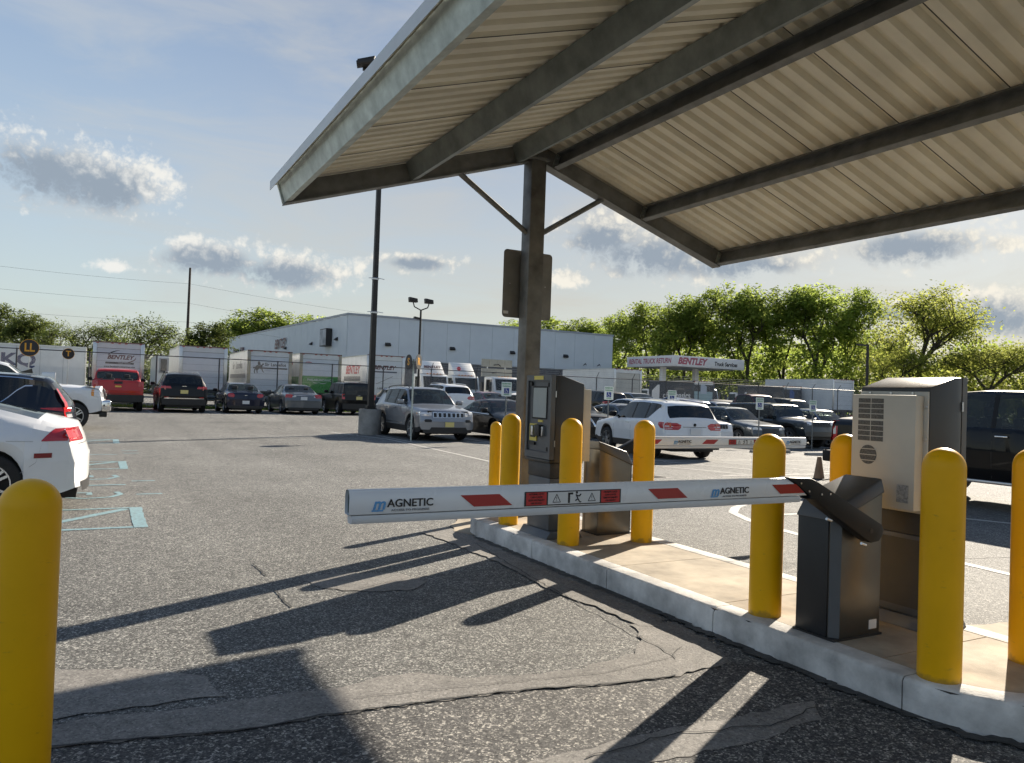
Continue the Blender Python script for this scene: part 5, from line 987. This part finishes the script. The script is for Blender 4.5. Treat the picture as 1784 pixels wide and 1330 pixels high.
# reefer trailer seen end-on, far
rf = empty('reefer_trailer', (5.6, 74.0, .3), 0, label='small far white refrigerated trailer between the two left box trucks', cat='trailer', group='trucks behind the fence')
MB().box(-1.25, 1.25, 0, 8, 1.1, 3.7).build('cargo_box', WHT_T, rf); MB().box(-1.0, 1.0, -.35, -.01, 2.2, 3.5).build('cooling_unit', mat('unit_grey', (.3, .3, .31), .5), rf, bevel=.05); MB().box(-.9, -.4, -.36, -.351, 2.3, 3.4).box(.4, .9, -.36, -.351, 2.3, 3.4).build('cooling_grille', BLK, rf); MB().box(-1.1, 1.1, .1, 7.8, .4, 1.09).build('chassis', BLK, rf)
def truck_cab(x, y, label, defl=None, top=2.6, group='trucks behind the fence'):
    t = empty('truck_tractor', (x, y, .3), 0, label=label, cat='truck', group=group)
    MB().prism([(0, .55), (0, 1.35), (.9, 1.55), (1.15, top-.12), (1.35, top), (2.6, top), (2.6, .55)], 'x', -1.05, 1.05).build('cab', WHT_T, t, bevel=.07)
    MB().prism([(.885, 1.62), (1.11, top-.18), (1.10, top-.17), (.875, 1.62)], 'x', -.88, .88).build('windshield', GLASS_D, t)
    for s in (-1, 1):
        MB().box(s*1.055-.006, s*1.055+.006, 1.3, 2.2, 1.6, top-.2).build('side_window', GLASS_D, t); MB().box(s*.8-.14, s*.8+.14, -.02, .01, .85, 1.1).build('headlight', TAILW, t); MB().box(s*1.3-.09, s*1.3+.09, 1.0, 1.12, 1.5, 2.2).build('mirror', BLK, t)
        o = link('wheel', wheel_mesh(.48, 6, 'black')[0], t, (s*.95, .9, .48), (0, 0, R_(90)))
    MB().box(-.55, .55, -.03, .002, .8, 1.3).build('grille', BLK, t); MB().box(-1.1, 1.1, -.15, -.01, .4, .7).build('front_bumper', CHROME, t)
    for q in range(5): MB().box(-.5+q*.25-.04, -.5+q*.25+.04, 1.2, 1.3, top, top+.05).build('marker_light', AMB, t)
    if defl:
        MB().prism([(1.3, top+.02), (2.5, top+.02), (2.5, top+.95), (2.2, top+.95)], 'x', -.85, .85).build('air_deflector', WHITE, t, bevel=.03)
        if defl == ' ': MB().tube((-.35, 1.72, top+.50), (-.35, 1.66, top+.52), .14, n=14).build('emblem', REDT, t)
        else: text('lettering', defl, .32, MAROON_I, t, (0, 1.70, top+.52), (R_(46), 0, 0), shear=.25, bold=.01)
    MB().box(-.5, .5, 2.6, 6, .6, .85).build('chassis', BLK, t)
    return t
truck_cab(21.0, 49.5, 'white truck cab with lettered roof deflector behind the silver SUV', 'BENTLEY'); truck_cab(23.6, 49.8, 'white truck cab next to the arrow board truck', ' '); truck_cab(48.2, 53.5, 'small white truck cab right of the navy delivery truck, nearer one'); truck_cab(51.4, 54.5, 'small white truck cab right of the navy delivery truck, further one'); truck_cab(40.2, 55.5, 'pale truck cab at the left end of the navy delivery truck')
t = truck_cab(26.2, 48.5, 'white utility truck carrying a tilted arrow board near the column'); 
ab = MB()
for i in range(4):
    for j in range(2): 
        z = 2.9+j*.62+.3; MB().box(-1.28+i*.645, -.66+i*.645, 2.6, 2.66, 2.62+j*.74, 3.22+j*.70).build('board_panel', mat('board_beige', (.42, .40, .33), .6, var=.1), t)
MB().path([(-.3, 2.55, 3.5), (.1, 2.55, 3.55), (.3, 2.55, 3.42)], .03).path([(-.4, 2.55, 2.9), (-.1, 2.55, 2.95)], .03).build('board_fittings', BLK, t)
for s in (-1, 1): MB().tube((s*.75, 2.72, .8), (s*.75, 2.72, 3.9), .05, n=8).build('board_mast', ALU, t)

# ------------------------------------------------------------------ chain link fence with top rail
FY, FZ = 44.0, .3
fe = empty('chain_link_fence', (0, FY, FZ), 0, label='tall chain link fence between the car park and the truck yard', cat='fence')
X0, X1 = -25.1, 80.
px_ = X0+.0; k = 0
pm = MB().tube((0, 0, -.1), (0, 0, 2.74), .036, n=8).mesh('post', POSTM, 40); am = MB().tube((0, 0, 2.72), (0, -.28, 3.10), .02, n=6).mesh('barb_arm', POSTM, 40)
while px_ <= X1:
    link('post', pm, fe, (px_, 0, 0))
    if px_ > 18: link('barb_arm', am, fe, (px_, 0, 0))
    px_ += 3.08
MB().tube((X0, 0, 2.71), (X1, 0, 2.71), .024, n=8).build('top_rail', POSTM, fe, smooth=40)
for q in (.33, .66, 1.0): MB().tube((18, -.28*q, 2.72+.38*q), (X1, -.28*q, 2.72+.38*q), .006, n=4).build('barbed_wire', HAZY, fe)
ch = MB(); Hh = 2.66; r = .0022; sp_ = .075
x = X0-Hh
while x < X1:
    for sg in (1, -1):
        a, b = (x, x+Hh); za, zb_ = (.02, Hh+.02) if sg > 0 else (Hh+.02, .02)
        # clip to extent
        if a < X0: tt = (X0-a)/Hh; za = za+(zb_-za)*tt; a = X0
        if b > X1: tt = (b-X1)/Hh; zb_ = zb_-(zb_-za)*tt; b = X1
        if b-a > .05:
            i = len(ch.v); yy = .003*sg
            ch.v += [(a, yy-r, za), (a, yy+r, za+r), (a, yy+r, za-r), (b, yy-r, zb_), (b, yy+r, zb_+r), (b, yy+r, zb_-r)]; ch.f += [(i, i+1, i+4, i+3), (i+1, i+2, i+5, i+4), (i+2, i, i+3, i+5)]
    x += sp_
me = bpy.data.meshes.new('wire_mesh'); me.from_pydata(ch.v, [], ch.f); me.materials.append(HAZY); link('wire_mesh', me, fe, kind='stuff')
# grass verge under the fence
gv = []; gf = []; rnd = random.Random(5)
for i in range(9000):
    x, y = rnd.uniform(-22, 24), rnd.uniform(42.9, 44.9); a = rnd.uniform(0, 6.28); hh = rnd.uniform(.06, .2); dx, dy = .035*math.cos(a), .035*math.sin(a); k = len(gv)
    gv += [(x-dx, y-dy, .3), (x+dx, y+dy, .3), (x+rnd.uniform(-.05, .05), y+rnd.uniform(-.05, .05), .3+hh)]; gf.append((k, k+1, k+2))
me = bpy.data.meshes.new('grass'); me.from_pydata(gv, [], gf); me.materials.append(leaf_mat('grass_blades', (.10, .16, .03), (.16, .20, .05), .4)); link('grass', me, None, kind='stuff')
sheet('grass_verge', [(-22, 42.8), (24, 42.8), (24, 45), (-22, 45)], mat('turf', (.06, .085, .025), .9, var=.5, vscale=3), .02, kind='structure')
# guard rail seen under the trucks
gr = empty('guard_rail', (0, 43.2, .3), 0, label='low dark steel guard rail along the grass verge', cat='guard rail')
MB().prism([(0, .42), (-.06, .48), (0, .54), (-.06, .62), (0, .70), (.02, .70), (-.03, .62), (.02, .54), (-.03, .48), (.02, .42)], 'x', 3.5, 14.0).build('rail', mat('rail_steel', (.09, .1, .1), .5, .5, var=.3), gr)
for k in range(6): MB().box(3.7+k*2-.05, 3.7+k*2+.05, .02, .12, 0, .68).build('post', MATS['rail_steel'], gr)

# ------------------------------------------------------------------ warehouse
bl = empty('warehouse', (23.2, 80.5, .3), 0, label='pale blue-grey metal clad warehouse behind the truck yard', cat='building')
BW, BD, BH = 34.6, 85., 9.3
for k in range(12):
    a = k*BW/12; MB().box(a+.012, a+BW/12-.012, -.05, .2, 4.75, BH).build('wall_panel', BLDG, bl)
    MB().box(a, a+BW/12, -.03, .2, 0, 4.7).build('block_wall', BLOCK, bl)
for k in range(24):
    a = k*BD/24; MB().box(-.05, .2, a+.02+(.2 if k == 0 else 0), a+BD/24-.012, .0, BH+1.6*a/BD).build('wall_panel', BLDG, bl)
MB().box(.2, BW, .21, BD, 0, BH-.15).build('wall_core', BLDG, bl)
MB().box(-.12, BW+.1, -.12, .1, BH, BH+.22).build('parapet_flashing', mat('flashing', (.33, .36, .40), .5, .3), bl); MB().prism([(.1, BH), (BD, BH+1.6), (BD, BH+1.82), (.1, BH+.22)], 'x', -.12, .1).build('parapet_flashing', MATS['flashing'], bl)
for k, xx in enumerate((4.5, 12.2, 20., 27.5)): MB().prism([(-.35, 6.35), (-.05, 6.6), (-.05, 6.25), (-.3, 6.2)], 'x', xx-.3, xx+.3).build('wall_lamp', LAMPD, bl)
for yy in (3.5, 15, 30, 46, 62): MB().prism([(-.4, 6.8), (-.06, 7.1), (-.06, 6.7)], 'y', yy, yy+.7).build('wall_lamp', LAMPD, bl)
sgn = MB().box(-.75, -.08, 6.0, 8.8, 6.2, 8.2).build('sign_box', BLK, bl); MB().box(-.765, -.751, 6.1, 8.7, 6.3, 8.1).build('sign_face', mat('sign_face', (.5, .53, .57), .5, col2=(.2, .22, .25), vscale=1.1), sgn)
text('lettering', 'BENTLEY', 1.9, mat('letters_maroon', (.10, .012, .015), .5), bl, (-.2, 34, 7.6), FACE_NX, shear=.3, bold=.05); text('lettering', 'TRUCK', 1.0, INK, bl, (-.2, 34, 6.1), FACE_NX, bold=.03)
for yy in (66, 74): MB().box(-.5, -.06, yy, yy+2.2, 5.0, 8.4).build('wall_banner', mat('banner', (.14, .05, .05), .6, col2=(.4, .38, .37), vscale=.7), bl)
MB().box(8, 8.6, 8, 8.6, BH, BH+1.1).box(2.0, 2.9, 26, 27, BH, BH+1.0).build('roof_vent', ALU, bl)
for xx in (30.2, 32.3): MB().path([(xx, -.1, 5.4), (xx, -.5, 5.6), (xx, -.7, 5.4)], .05).build('gooseneck_lamp', LAMPD, bl)

# ------------------------------------------------------------------ fuel canopy sign
fc = empty('fuel_canopy', (52.1, 61.8, .3), 0, label='white flat canopy with red lettering above the truck yard', cat='canopy')
fas = MB().box(0, 9.95, 0, 7.9, 4.92, 6.04).build('fascia', mat('fascia_white', (.72, .71, .70), .5, var=.05), fc, bevel=.03)
text('lettering', 'RENTAL TRUCK RETURN', .74, mat('ink_rose', (.42, .10, .14), .5), fc, (-.008, 3.95, 5.48), FACE_NX, shear=.2, bold=.018, sx=.86)
text('lettering', 'BENTLEY', .94, MATS['ink_rose'], fc, (2.5, -.008, 5.48), FACE_NY, shear=.3, bold=.042); text('lettering', 'Truck Services', .60, INK, fc, (7.25, -.008, 5.40), FACE_NY, shear=.2, bold=.018, sx=.92)
for xx, yy in ((1.3, 3.2), (5.9, 3.2)): MB().box(xx-.25, xx+.25, yy-.25, yy+.25, 0, 4.92).build('column', WHITE, fc)

# ------------------------------------------------------------------ light poles, utility pole, signs
lp = empty('light_pole', (8.55, 26.45, ground_z(8.55, 26.45)), 0, label='tall bronze light pole on a concrete drum beside the silver SUV', cat='light pole')
MB().lathe([(.40, -.1), (.40, .86), (.38, .9), (.001, .9)], 28).build('concrete_base', CONC_OLD, lp, smooth=40); MB().box(-.19, .19, -.19, .19, .9, .93).box(-.15, .15, -.15, .15, .93, 1.02).build('base_cover', LAMPD, lp)
pl = MB(); i = 0
for z, r in ((.95, .095), (13.0, .062)): pl.v += [(-r, -r, z), (r, -r, z), (r, r, z), (-r, r, z)]
pl.f = [(0, 1, 5, 4), (1, 2, 6, 5), (2, 3, 7, 6), (3, 0, 4, 7), (4, 5, 6, 7)]; pl.build('shaft', LAMPD, lp)
MB().box(-.75, .12, -.04, .04, 12.9, 13.05).build('cross_arm', LAMPD, lp)
for s in (-1, 1):
    fl = MB().prism([(-.32, 12.95+s*.14), (.30, 13.10+s*.14), (.28, 13.26+s*.14), (-.34, 13.08+s*.14)], 'y', s*.26-.2, s*.26+.2).build('flood_light', LAMPD, lp, bevel=.02); fl.rotation_euler = (0, 0, R_(-20)); fl.location.x = -.62; fl.location.z = .12
for z in (4.35, 5.55): MB().path([(-.28, -.11, z), (.0, -.12, z+.03), (.3, -.11, z)], .012).box(-.105, .105, -.105, .105, z-.03, z+.03).build('strap', ALU, lp)
sp = empty('light_pole', (16.6, 42.5, .3), 0, label='slim dark pole with two flood lights on a curved bracket', cat='light pole')
MB().tube((0, 0, 0), (0, 0, 6.15), .075, .06, n=10).build('shaft', LAMPD, sp, smooth=40); MB().path([(-.5, 0, 6.55), (-.42, 0, 6.3), (0, 0, 6.12), (.42, 0, 6.3), (.5, 0, 6.55)], .035, 8).build('bracket', LAMPD, sp)
for s in (-1, 1): MB().prism([(s*.5-.25, 6.55), (s*.5+.25, 6.55), (s*.5+.22, 6.78), (s*.5-.28, 6.84)], 'y', -.15, .15).build('flood_light', LAMPD, sp, bevel=.02)
MB().prism([(0, 5.65), (-.4, 5.72), (-.42, 5.6), (0, 5.55)], 'y', -.12, .12).build('side_lamp', LAMPD, sp)
yp = empty('light_pole', (61.6, 46.2, .3), 0, label='dark lamp post with a short arm standing against the trees', cat='light pole'); MB().tube((0, 0, 0), (0, 0, 7.0), .14, .12, n=8).box(-1.5, .1, -.1, .1, 6.9, 7.05).build('shaft', LAMPD, yp)
up = empty('utility_pole', (10.9, 118.8, 0), 0, label='thin utility pole rising far behind the left box trucks', cat='utility pole'); MB().tube((0, 0, 0), (0, 0, 18.3), .24, .15, n=8).build('shaft', mat('pole_wood', (.07, .055, .045), .9), up)
for q, z in enumerate((16.0, 13.2, 10.5)):
    for (xe, ye, ze) in ((-45, 105, z+1.0), (75, 108, z-4)):
        pts = [(lerp(0, xe-10.9, t/14), lerp(0, ye-118.8, t/14), lerp(z, ze, t/14)-2.2*4*(t/14)*(1-t/14)*.5) for t in range(15)]; MB().path(pts, .012, 4).build('power_line', LAMPD, up)
def disc_sign(name, ch_, r, loc, label, rz=0, post=True, pz=0, ring=None):
    d = empty(name, loc, rz, label=label, cat='sign', group='round letter signs')
    circ = lambda rr: [(rr*math.cos(2*math.pi*k/40), rr*math.sin(2*math.pi*k/40)) for k in range(40)]
    MB().prism(circ(r), 'y', -.004, .004).build('sign_disc', ring or YELT, d); MB().prism(circ(r*.95), 'y', -.0065, -.0045).build('sign_field', INK, d)
    text('letter', ch_, r*1.35, YELT, d, (0, -.008, 0), FACE_NY, bold=r*.035, sx=.8 if len(ch_) > 1 else 1.0)
    if post: MB().tube((0, .03, -loc[2]+pz), (0, .03, r*.3), .022, n=8).build('post', ALU, d, smooth=40)
    return d
disc_sign('letter_sign', 'LL', .36, (-2.62, 38.0, 2.86), 'round black sign with amber letters LL on a post', pz=.3); disc_sign('letter_sign', 'T', .25, (-1.27, 40.4, 2.76), 'round black sign with amber letter T on a post', pz=.3)
sr = empty('sign_post', (8.88, 23.2, 0), 0, label='slim galvanised post carrying two round letter signs by the silver SUV', cat='sign post'); MB().tube((0, 0, 0), (0, 0, 2.62), .028, n=8).build('post', GALV, sr, smooth=40); MB().box(-.12, .12, -.04, .04, 2.47, 2.52).build('bracket', GALV, sr)
disc_sign('letter_sign', 'S', .24, (8.72, 23.22, 2.52), 'round black sign with amber letter S', R_(-84), False, ring=INK); disc_sign('letter_sign', 'R', .24, (9.04, 23.16, 2.54), 'round black sign with amber letter R', R_(44), False, ring=INK)
def acc_sign(x, y, label):
    gz = ground_z(x, y); a = empty('accessible_parking_sign', (x, y, gz), R_(-12), label=label, cat='sign', group='accessible parking signs')
    MB().tube((0, .02, 0), (0, .02, 1.95), .024, n=8).build('post', mat('post_grey', (.16, .17, .17), .5, .4), a, smooth=40); MB().prism([(p[0], p[1]+1.76) for p in rrect(.34, .46, .03)], 'y', -.004, .004).build('sign_sheet', mat('sign_white', (.70, .74, .70), .45), a)
    MB().box(-.085, .085, -.0065, -.0045, 1.62, 1.79).build('symbol_field', mat('sign_blue', (.012, .035, .22), .4), a)
    gm = mat('sign_green', (.05, .25, .12), .5); text('lettering', 'RESERVED', .066, gm, a, (0, -.006, 1.93), FACE_NY, bold=.002); text('lettering', 'PARKING', .066, gm, a, (0, -.006, 1.85), FACE_NY, bold=.002)
    sy = MB(); sy.tube((-.02, -.009, 1.765), (-.02, -.007, 1.765), .013, n=10)
    for p, q in (((-.02, 1.75), (-.015, 1.705)), ((-.015, 1.705), (.03, 1.705)), ((.03, 1.705), (.045, 1.665)), ((-.02, 1.728), (.015, 1.728))): sy.tube((p[0], -.008, p[1]), (q[0], -.008, q[1]), .007, n=4)
    for k in range(12): t0, t1 = R_(-210+k*20), R_(-190+k*20); sy.tube((-.008+.042*math.cos(t0), -.008, 1.68+.042*math.sin(t0)), (-.008+.042*math.cos(t1), -.008, 1.68+.042*math.sin(t1)), .006, n=4)
    sy.build('symbol', PLATE_W, a); MB().box(-.09, .09, -.0065, -.0045, 1.57, 1.595).build('arrow_bar', gm, a)
acc_sign(11.55, 21.8, 'accessible parking sign left of the canopy column, leftmost of them'); acc_sign(15.35, 21.5, 'accessible parking sign just right of the ticket kiosk'); acc_sign(18.2, 21.6, 'accessible parking sign rising behind the white crossover roof'); acc_sign(22.35, 21.4, 'accessible parking sign in front of the dark grey crossover'); acc_sign(25.3, 21.4, 'accessible parking sign in front of the boxy off-road SUV')
for x, y, lab in ((20.3, 18.9, 'concrete wheel stop left of the black pickup, further left'), (22.6, 18.6, 'concrete wheel stop left of the black pickup, nearer the pickup')):
    o = MB().prism([(-.1, 0), (.1, 0), (.07, .12), (-.07, .12)], 'x', -.9, .9).build('wheel_stop', CONC_OLD, None, bevel=.015, label=lab, cat='wheel stop', group='wheel stops'); o.location = (x, y, ground_z(x, y))
co = empty('traffic_cone', (13.6, 11.3, 0), R_(20), label='faded tan traffic cone on the asphalt behind the near barrier housing', cat='cone'); MB().lathe([(.115, .02), (.10, .1), (.045, .46), (.04, .48), (.001, .48)], 20).build('cone_body', mat('cone_tan', (.27, .17, .10), .7, var=.3), co, smooth=40); MB().box(-.17, .17, -.17, .17, 0, .022).build('cone_base', RUB, co)
gt = empty('storm_drain', (9.75, 12.5, .0), R_(8), label='cast iron storm drain grate in the asphalt right of the island', cat='drain'); MB().box(-.55, .55, -.45, .45, -.05, .004).build('frame', CONC_OLD, gt)
for k in range(11): MB().box(-.42+k*.08, -.38+k*.08, -.34, .34, .004, .014).build('grate_bar', mat('iron', (.06, .058, .055), .7, .5), gt)
ub = empty('utility_box', (-1.8, 36.5, .3), 0, label='small grey metal utility cabinet on legs left of the letter T sign', cat='utility box'); MB().box(-.24, .24, -.15, .15, .9, 1.55).build('cabinet', ALU, ub, bevel=.02); MB().box(-.2, -.15, -.05, .05, 0, .9).box(.15, .2, -.05, .05, 0, .9).build('legs', LAMPD, ub)

# ------------------------------------------------------------------ trees
def tree_meshes(seed, H, Rr, n_leaf, leaf, spread=1.0, fill=.8, low=.22):
    rnd = random.Random(seed); tr = MB(); tips = []
    def branch(p, d, ln, r, depth):
        q = p+d*ln; tr.tube(p, q, r, r*.62, n=6 if depth < 2 else 4, cap=False)
        if depth >= 2: tips.append((q, depth)); tips.append(((p+q)/2, depth))
        if depth >= 4: return
        for k in range(rnd.choice((3, 4)) if depth < 3 else 2):
            a = rnd.uniform(0, 6.28); t = rnd.uniform(.35, .85) if depth else rnd.uniform(.5, 1.0)
            nd = (d*t+Vector((math.cos(a)*spread, math.sin(a)*spread, rnd.uniform(-.05, .5)))*.75).normalized(); branch(q if rnd.random() > .35 else p+d*ln*rnd.uniform(.5, .95), nd, ln*rnd.uniform(.55, .8), r*.58, depth+1)
    branch(Vector((0, 0, 0)), Vector((rnd.uniform(-.05, .05), rnd.uniform(-.05, .05), 1)), H*.2, H*.0125, 0)
    # fit crown to requested size
    zmax = max(t[0].z for t in tips); rmax = sorted(math.hypot(t[0].x, t[0].y) for t in tips)[int(len(tips)*.93)]
    sz, sx = H*.95/zmax, Rr*.92/max(rmax, .1)
    tr.v = [(v[0]*(lerp(1, sx, min(1, v[2]/zmax*2.5))), v[1]*(lerp(1, sx, min(1, v[2]/zmax*2.5))), v[2]*sz) for v in tr.v]
    pts = [Vector((t[0].x*sx, t[0].y*sx, t[0].z*sz)) for t in tips]
    v = []; f = []; clumps = []
    for p in pts:
        if p.z < H*low: continue
        clumps.append((p+Vector((rnd.gauss(0, 1), rnd.gauss(0, 1), rnd.gauss(0, .8)))*Rr*.10, rnd.uniform(.5, 1.15)*Rr*.20))
    zc0, zr = H*(low+1)/2, H*(1-low)/2*.96
    for k in range(int(len(clumps)*fill)):
        d = Vector((rnd.gauss(0, 1), rnd.gauss(0, 1), rnd.gauss(0, 1))).normalized(); q = rnd.uniform(.45, 1.0)**.6; lob = 1+.22*math.sin(d.x*4.1+seed)*math.cos(d.y*3.7+d.z*3)
        zz = d.z*q; wid = 1.0 if zz > -.2 else 1-.35*(-zz-.2)
        clumps.append((Vector((d.x*q*Rr*lob*wid, d.y*q*Rr*lob*wid, zc0+zz*zr*(1+.08*math.sin(d.x*5+seed)))), rnd.uniform(.5, 1.1)*Rr*.2))
    for i in range(n_leaf):
        c_, rr = clumps[rnd.randrange(len(clumps))]; o = Vector((rnd.gauss(0, 1), rnd.gauss(0, 1), rnd.gauss(0, .75)))*rr*.55; p = c_+o
        out = Vector((p.x/Rr, p.y/Rr, (p.z-zc0)/zr)); out = out.normalized() if out.length > .01 else Vector((0, 0, 1)); nrm = (out*.9+Vector((rnd.gauss(0, .75), rnd.gauss(0, .75), rnd.gauss(.45, .7)))).normalized(); t1 = nrm.orthogonal().normalized(); t1.rotate(Matrix.Rotation(rnd.uniform(0, 6.28), 3, nrm)); t2 = nrm.cross(t1); s = leaf*rnd.uniform(.6, 1.3); k = len(v)
        v += [tuple(p-t1*s*.5), tuple(p+t2*s*.34), tuple(p+t1*s*.62), tuple(p-t2*s*.34)]; f.append((k, k+1, k+2, k+3))
    me = bpy.data.meshes.new('crown'); me.from_pydata(v, [], f)
    return tr.mesh('trunk', BARK, 60), me
LF_G = leaf_mat('leaf_green', (.12, .17, .03), (.22, .265, .065), .68); LF_Y = leaf_mat('leaf_yellow_green', (.15, .18, .033), (.25, .27, .075), .70); LF_D = leaf_mat('leaf_dark', (.07, .10, .028), (.14, .165, .05), .55)
VAR = {}
def tree(x, y, H, Rr, m, kind, label):
    key = (kind, m.name)
    if key not in VAR:
        sd_, sp_, n, lf, low = {'a': (11, .7, 12000, .28, .03), 'b': (23, .75, 12000, .28, .03), 'w': (31, 1.0, 14000, .27, .12), 's': (47, 1.1, 4500, .28, .22), 'u': (53, 1.0, 9000, .27, .0)}[kind]
        tk, cr = tree_meshes(sd_, 10., {'a': 2.3, 'b': 2.3, 'w': 4.3, 's': 2.8, 'u': 3.2}[kind], n, lf*.62, sp_, low=low); cr.materials.append(m); VAR[key] = (tk, cr, {'a': 2.3, 'b': 2.3, 'w': 4.3, 's': 2.8, 'u': 3.2}[kind])
    tk, cr, r0 = VAR[key]; t = empty('tree', (x, y, 0), (x*7.3+y*3.1) % 6.28, label=label, cat='tree', group='trees around the yard'); sx = max(.55, Rr*1.25/r0); t.scale = (sx, sx, H/10.)
    link('trunk', tk, t); link('crown', cr, t)
G_ = LF_G; Y_ = LF_Y; D_ = LF_D
TREES = [(71.5, 97.8, 15.6, 3.4, G_, 'a', 'green tree just right of the warehouse corner'), (70.7, 89.1, 16.5, 4.2, G_, 'b', 'green tree behind the left end of the white canopy sign'), (71.2, 82.1, 16.2, 3.9, G_, 'a', 'green tree above the red lettered canopy sign, left of two'), (74.3, 79.3, 17.4, 3.9, G_, 'b', 'green tree above the red lettered canopy sign, right of two'),
 (75.9, 75, 17.7, 4.0, G_, 'a', 'tall green tree right behind the end of the canopy sign'), (82.3, 75, 18.1, 4.2, G_, 'b', 'tall green tree in the middle of the right hand wood'), (82.3, 69.3, 18.2, 4.0, G_, 'a', 'tallest green tree near the right end of the wood'), (88.2, 69.5, 18.1, 3.2, G_, 'b', 'tall green tree at the right edge of the wood, left of the lone wide tree'),
 (89.8, 59.6, 17.0, 6.6, Y_, 'w', 'wide spreading lone tree above the beige air conditioner cabinet'), (98.5, 71.9, 13.7, 4.2, Y_, 'u', 'yellow green tree in the gap left of the lone wide tree'), (89.9, 51.5, 9.9, 4.4, Y_, 'u', 'low yellow green tree right of the lone wide tree'), (99.5, 53.2, 11.1, 4.2, Y_, 'u', 'yellow green tree cut by the right edge of the photo'), (100.9, 61.5, 10.1, 4.2, Y_, 'u', 'low yellow green tree below the lone wide tree'), (83.9, 59.3, 9.3, 3.4, Y_, 'u', 'yellow green bush tree beside the dark lamp post'),
 (76.9, 129, 18, 5.0, G_, 'b', 'green tree top above the warehouse roof right of the column'), (70.8, 132.3, 17, 4.0, G_, 'a', 'green tree top above the warehouse roof left of the column'), (83.1, 125.7, 17.9, 4.4, G_, 'a', 'green tree top above the right end of the warehouse roof'),
 (-10, 109.9, 10.6, 2.8, D_, 'b', 'dark tree at the far left edge of the photo'), (-7, 101.5, 9.2, 2.5, D_, 'a', 'dark tree behind the letter LL sign'), (-3.9, 90.7, 7.9, 1.6, D_, 's', 'small sparse tree between the LL and T signs'), (-.7, 96.9, 8.2, 2.6, D_, 's', 'dark tree just left of the lettered box truck'), (1.9, 96.7, 9.0, 2.7, D_, 's', 'dark tree behind the lettered box truck'), (4.0, 88.7, 9.0, 2.7, D_, 's', 'dark rounded tree right of the lettered box truck'), (7.3, 96, 8.0, 2.4, D_, 's', 'low dark tree left of the utility pole'), (12.1, 104.8, 9.9, 2.8, D_, 'b', 'dark green tree right of the utility pole'),
 (29.8, 177.1, 19.8, 6.6, G_, 'b', 'broad green tree above the left end of the warehouse'), (25.9, 181.5, 17.5, 4.6, G_, 'a', 'green tree partly behind the far warehouse end'), (40.6, 173.5, 18.9, 4.8, G_, 'a', 'green tree top above the middle of the warehouse long wall')]
for a in TREES: tree(*a)
# far wood filling the gaps below the crowns
def wood(name, path, h0, h1, n, m, dep, leaf):
    rnd = random.Random(len(path)*7+n); v = []; f = []
    for i in range(n):
        k = rnd.randrange(len(path)-1); t = rnd.random(); x = lerp(path[k][0], path[k+1][0], t); y = lerp(path[k][1], path[k+1][1], t); a = rnd.gauss(0, dep)
        top = lerp(h0, h1, .5+.5*math.sin(x*.55+y*.8)*math.cos(x*.23-y*.3)); p = Vector((x+a*.6, y+a, top*(1-rnd.random()**1.3*1.0)))
        nrm = Vector((rnd.gauss(0, 1), rnd.gauss(0, 1), rnd.gauss(.3, 1))).normalized(); t1 = nrm.orthogonal().normalized(); t2 = nrm.cross(t1); s = leaf*rnd.uniform(.6, 1.4); q = len(v); v += [tuple(p-t1*s*.5), tuple(p+t2*s*.35), tuple(p+t1*s*.6), tuple(p-t2*s*.35)]; f.append((q, q+1, q+2, q+3))
    me = bpy.data.meshes.new(name); me.from_pydata(v, [], f); me.materials.append(m); return link(name, me, None, kind='stuff')
wood('undergrowth', [(-30, 112), (-12, 114), (0, 104), (10, 108), (22, 118)], 2.5, 5.5, 9000, LF_D, 2.5, .5)
wood('undergrowth', [(64, 118), (78, 98), (86, 86), (98, 78), (110, 68), (131, 58)], 7, 13, 20000, LF_G, 3.0, .55)
wood('undergrowth', [(60, 104), (70, 86), (76, 74), (88, 66), (100, 57), (121, 47)], 2.5, 6, 9000, LF_D, 2.0, .45)
wood('undergrowth', [(92, 60), (100, 52), (110, 44), (125, 36)], 3, 7, 6000, LF_Y, 2.5, .45)
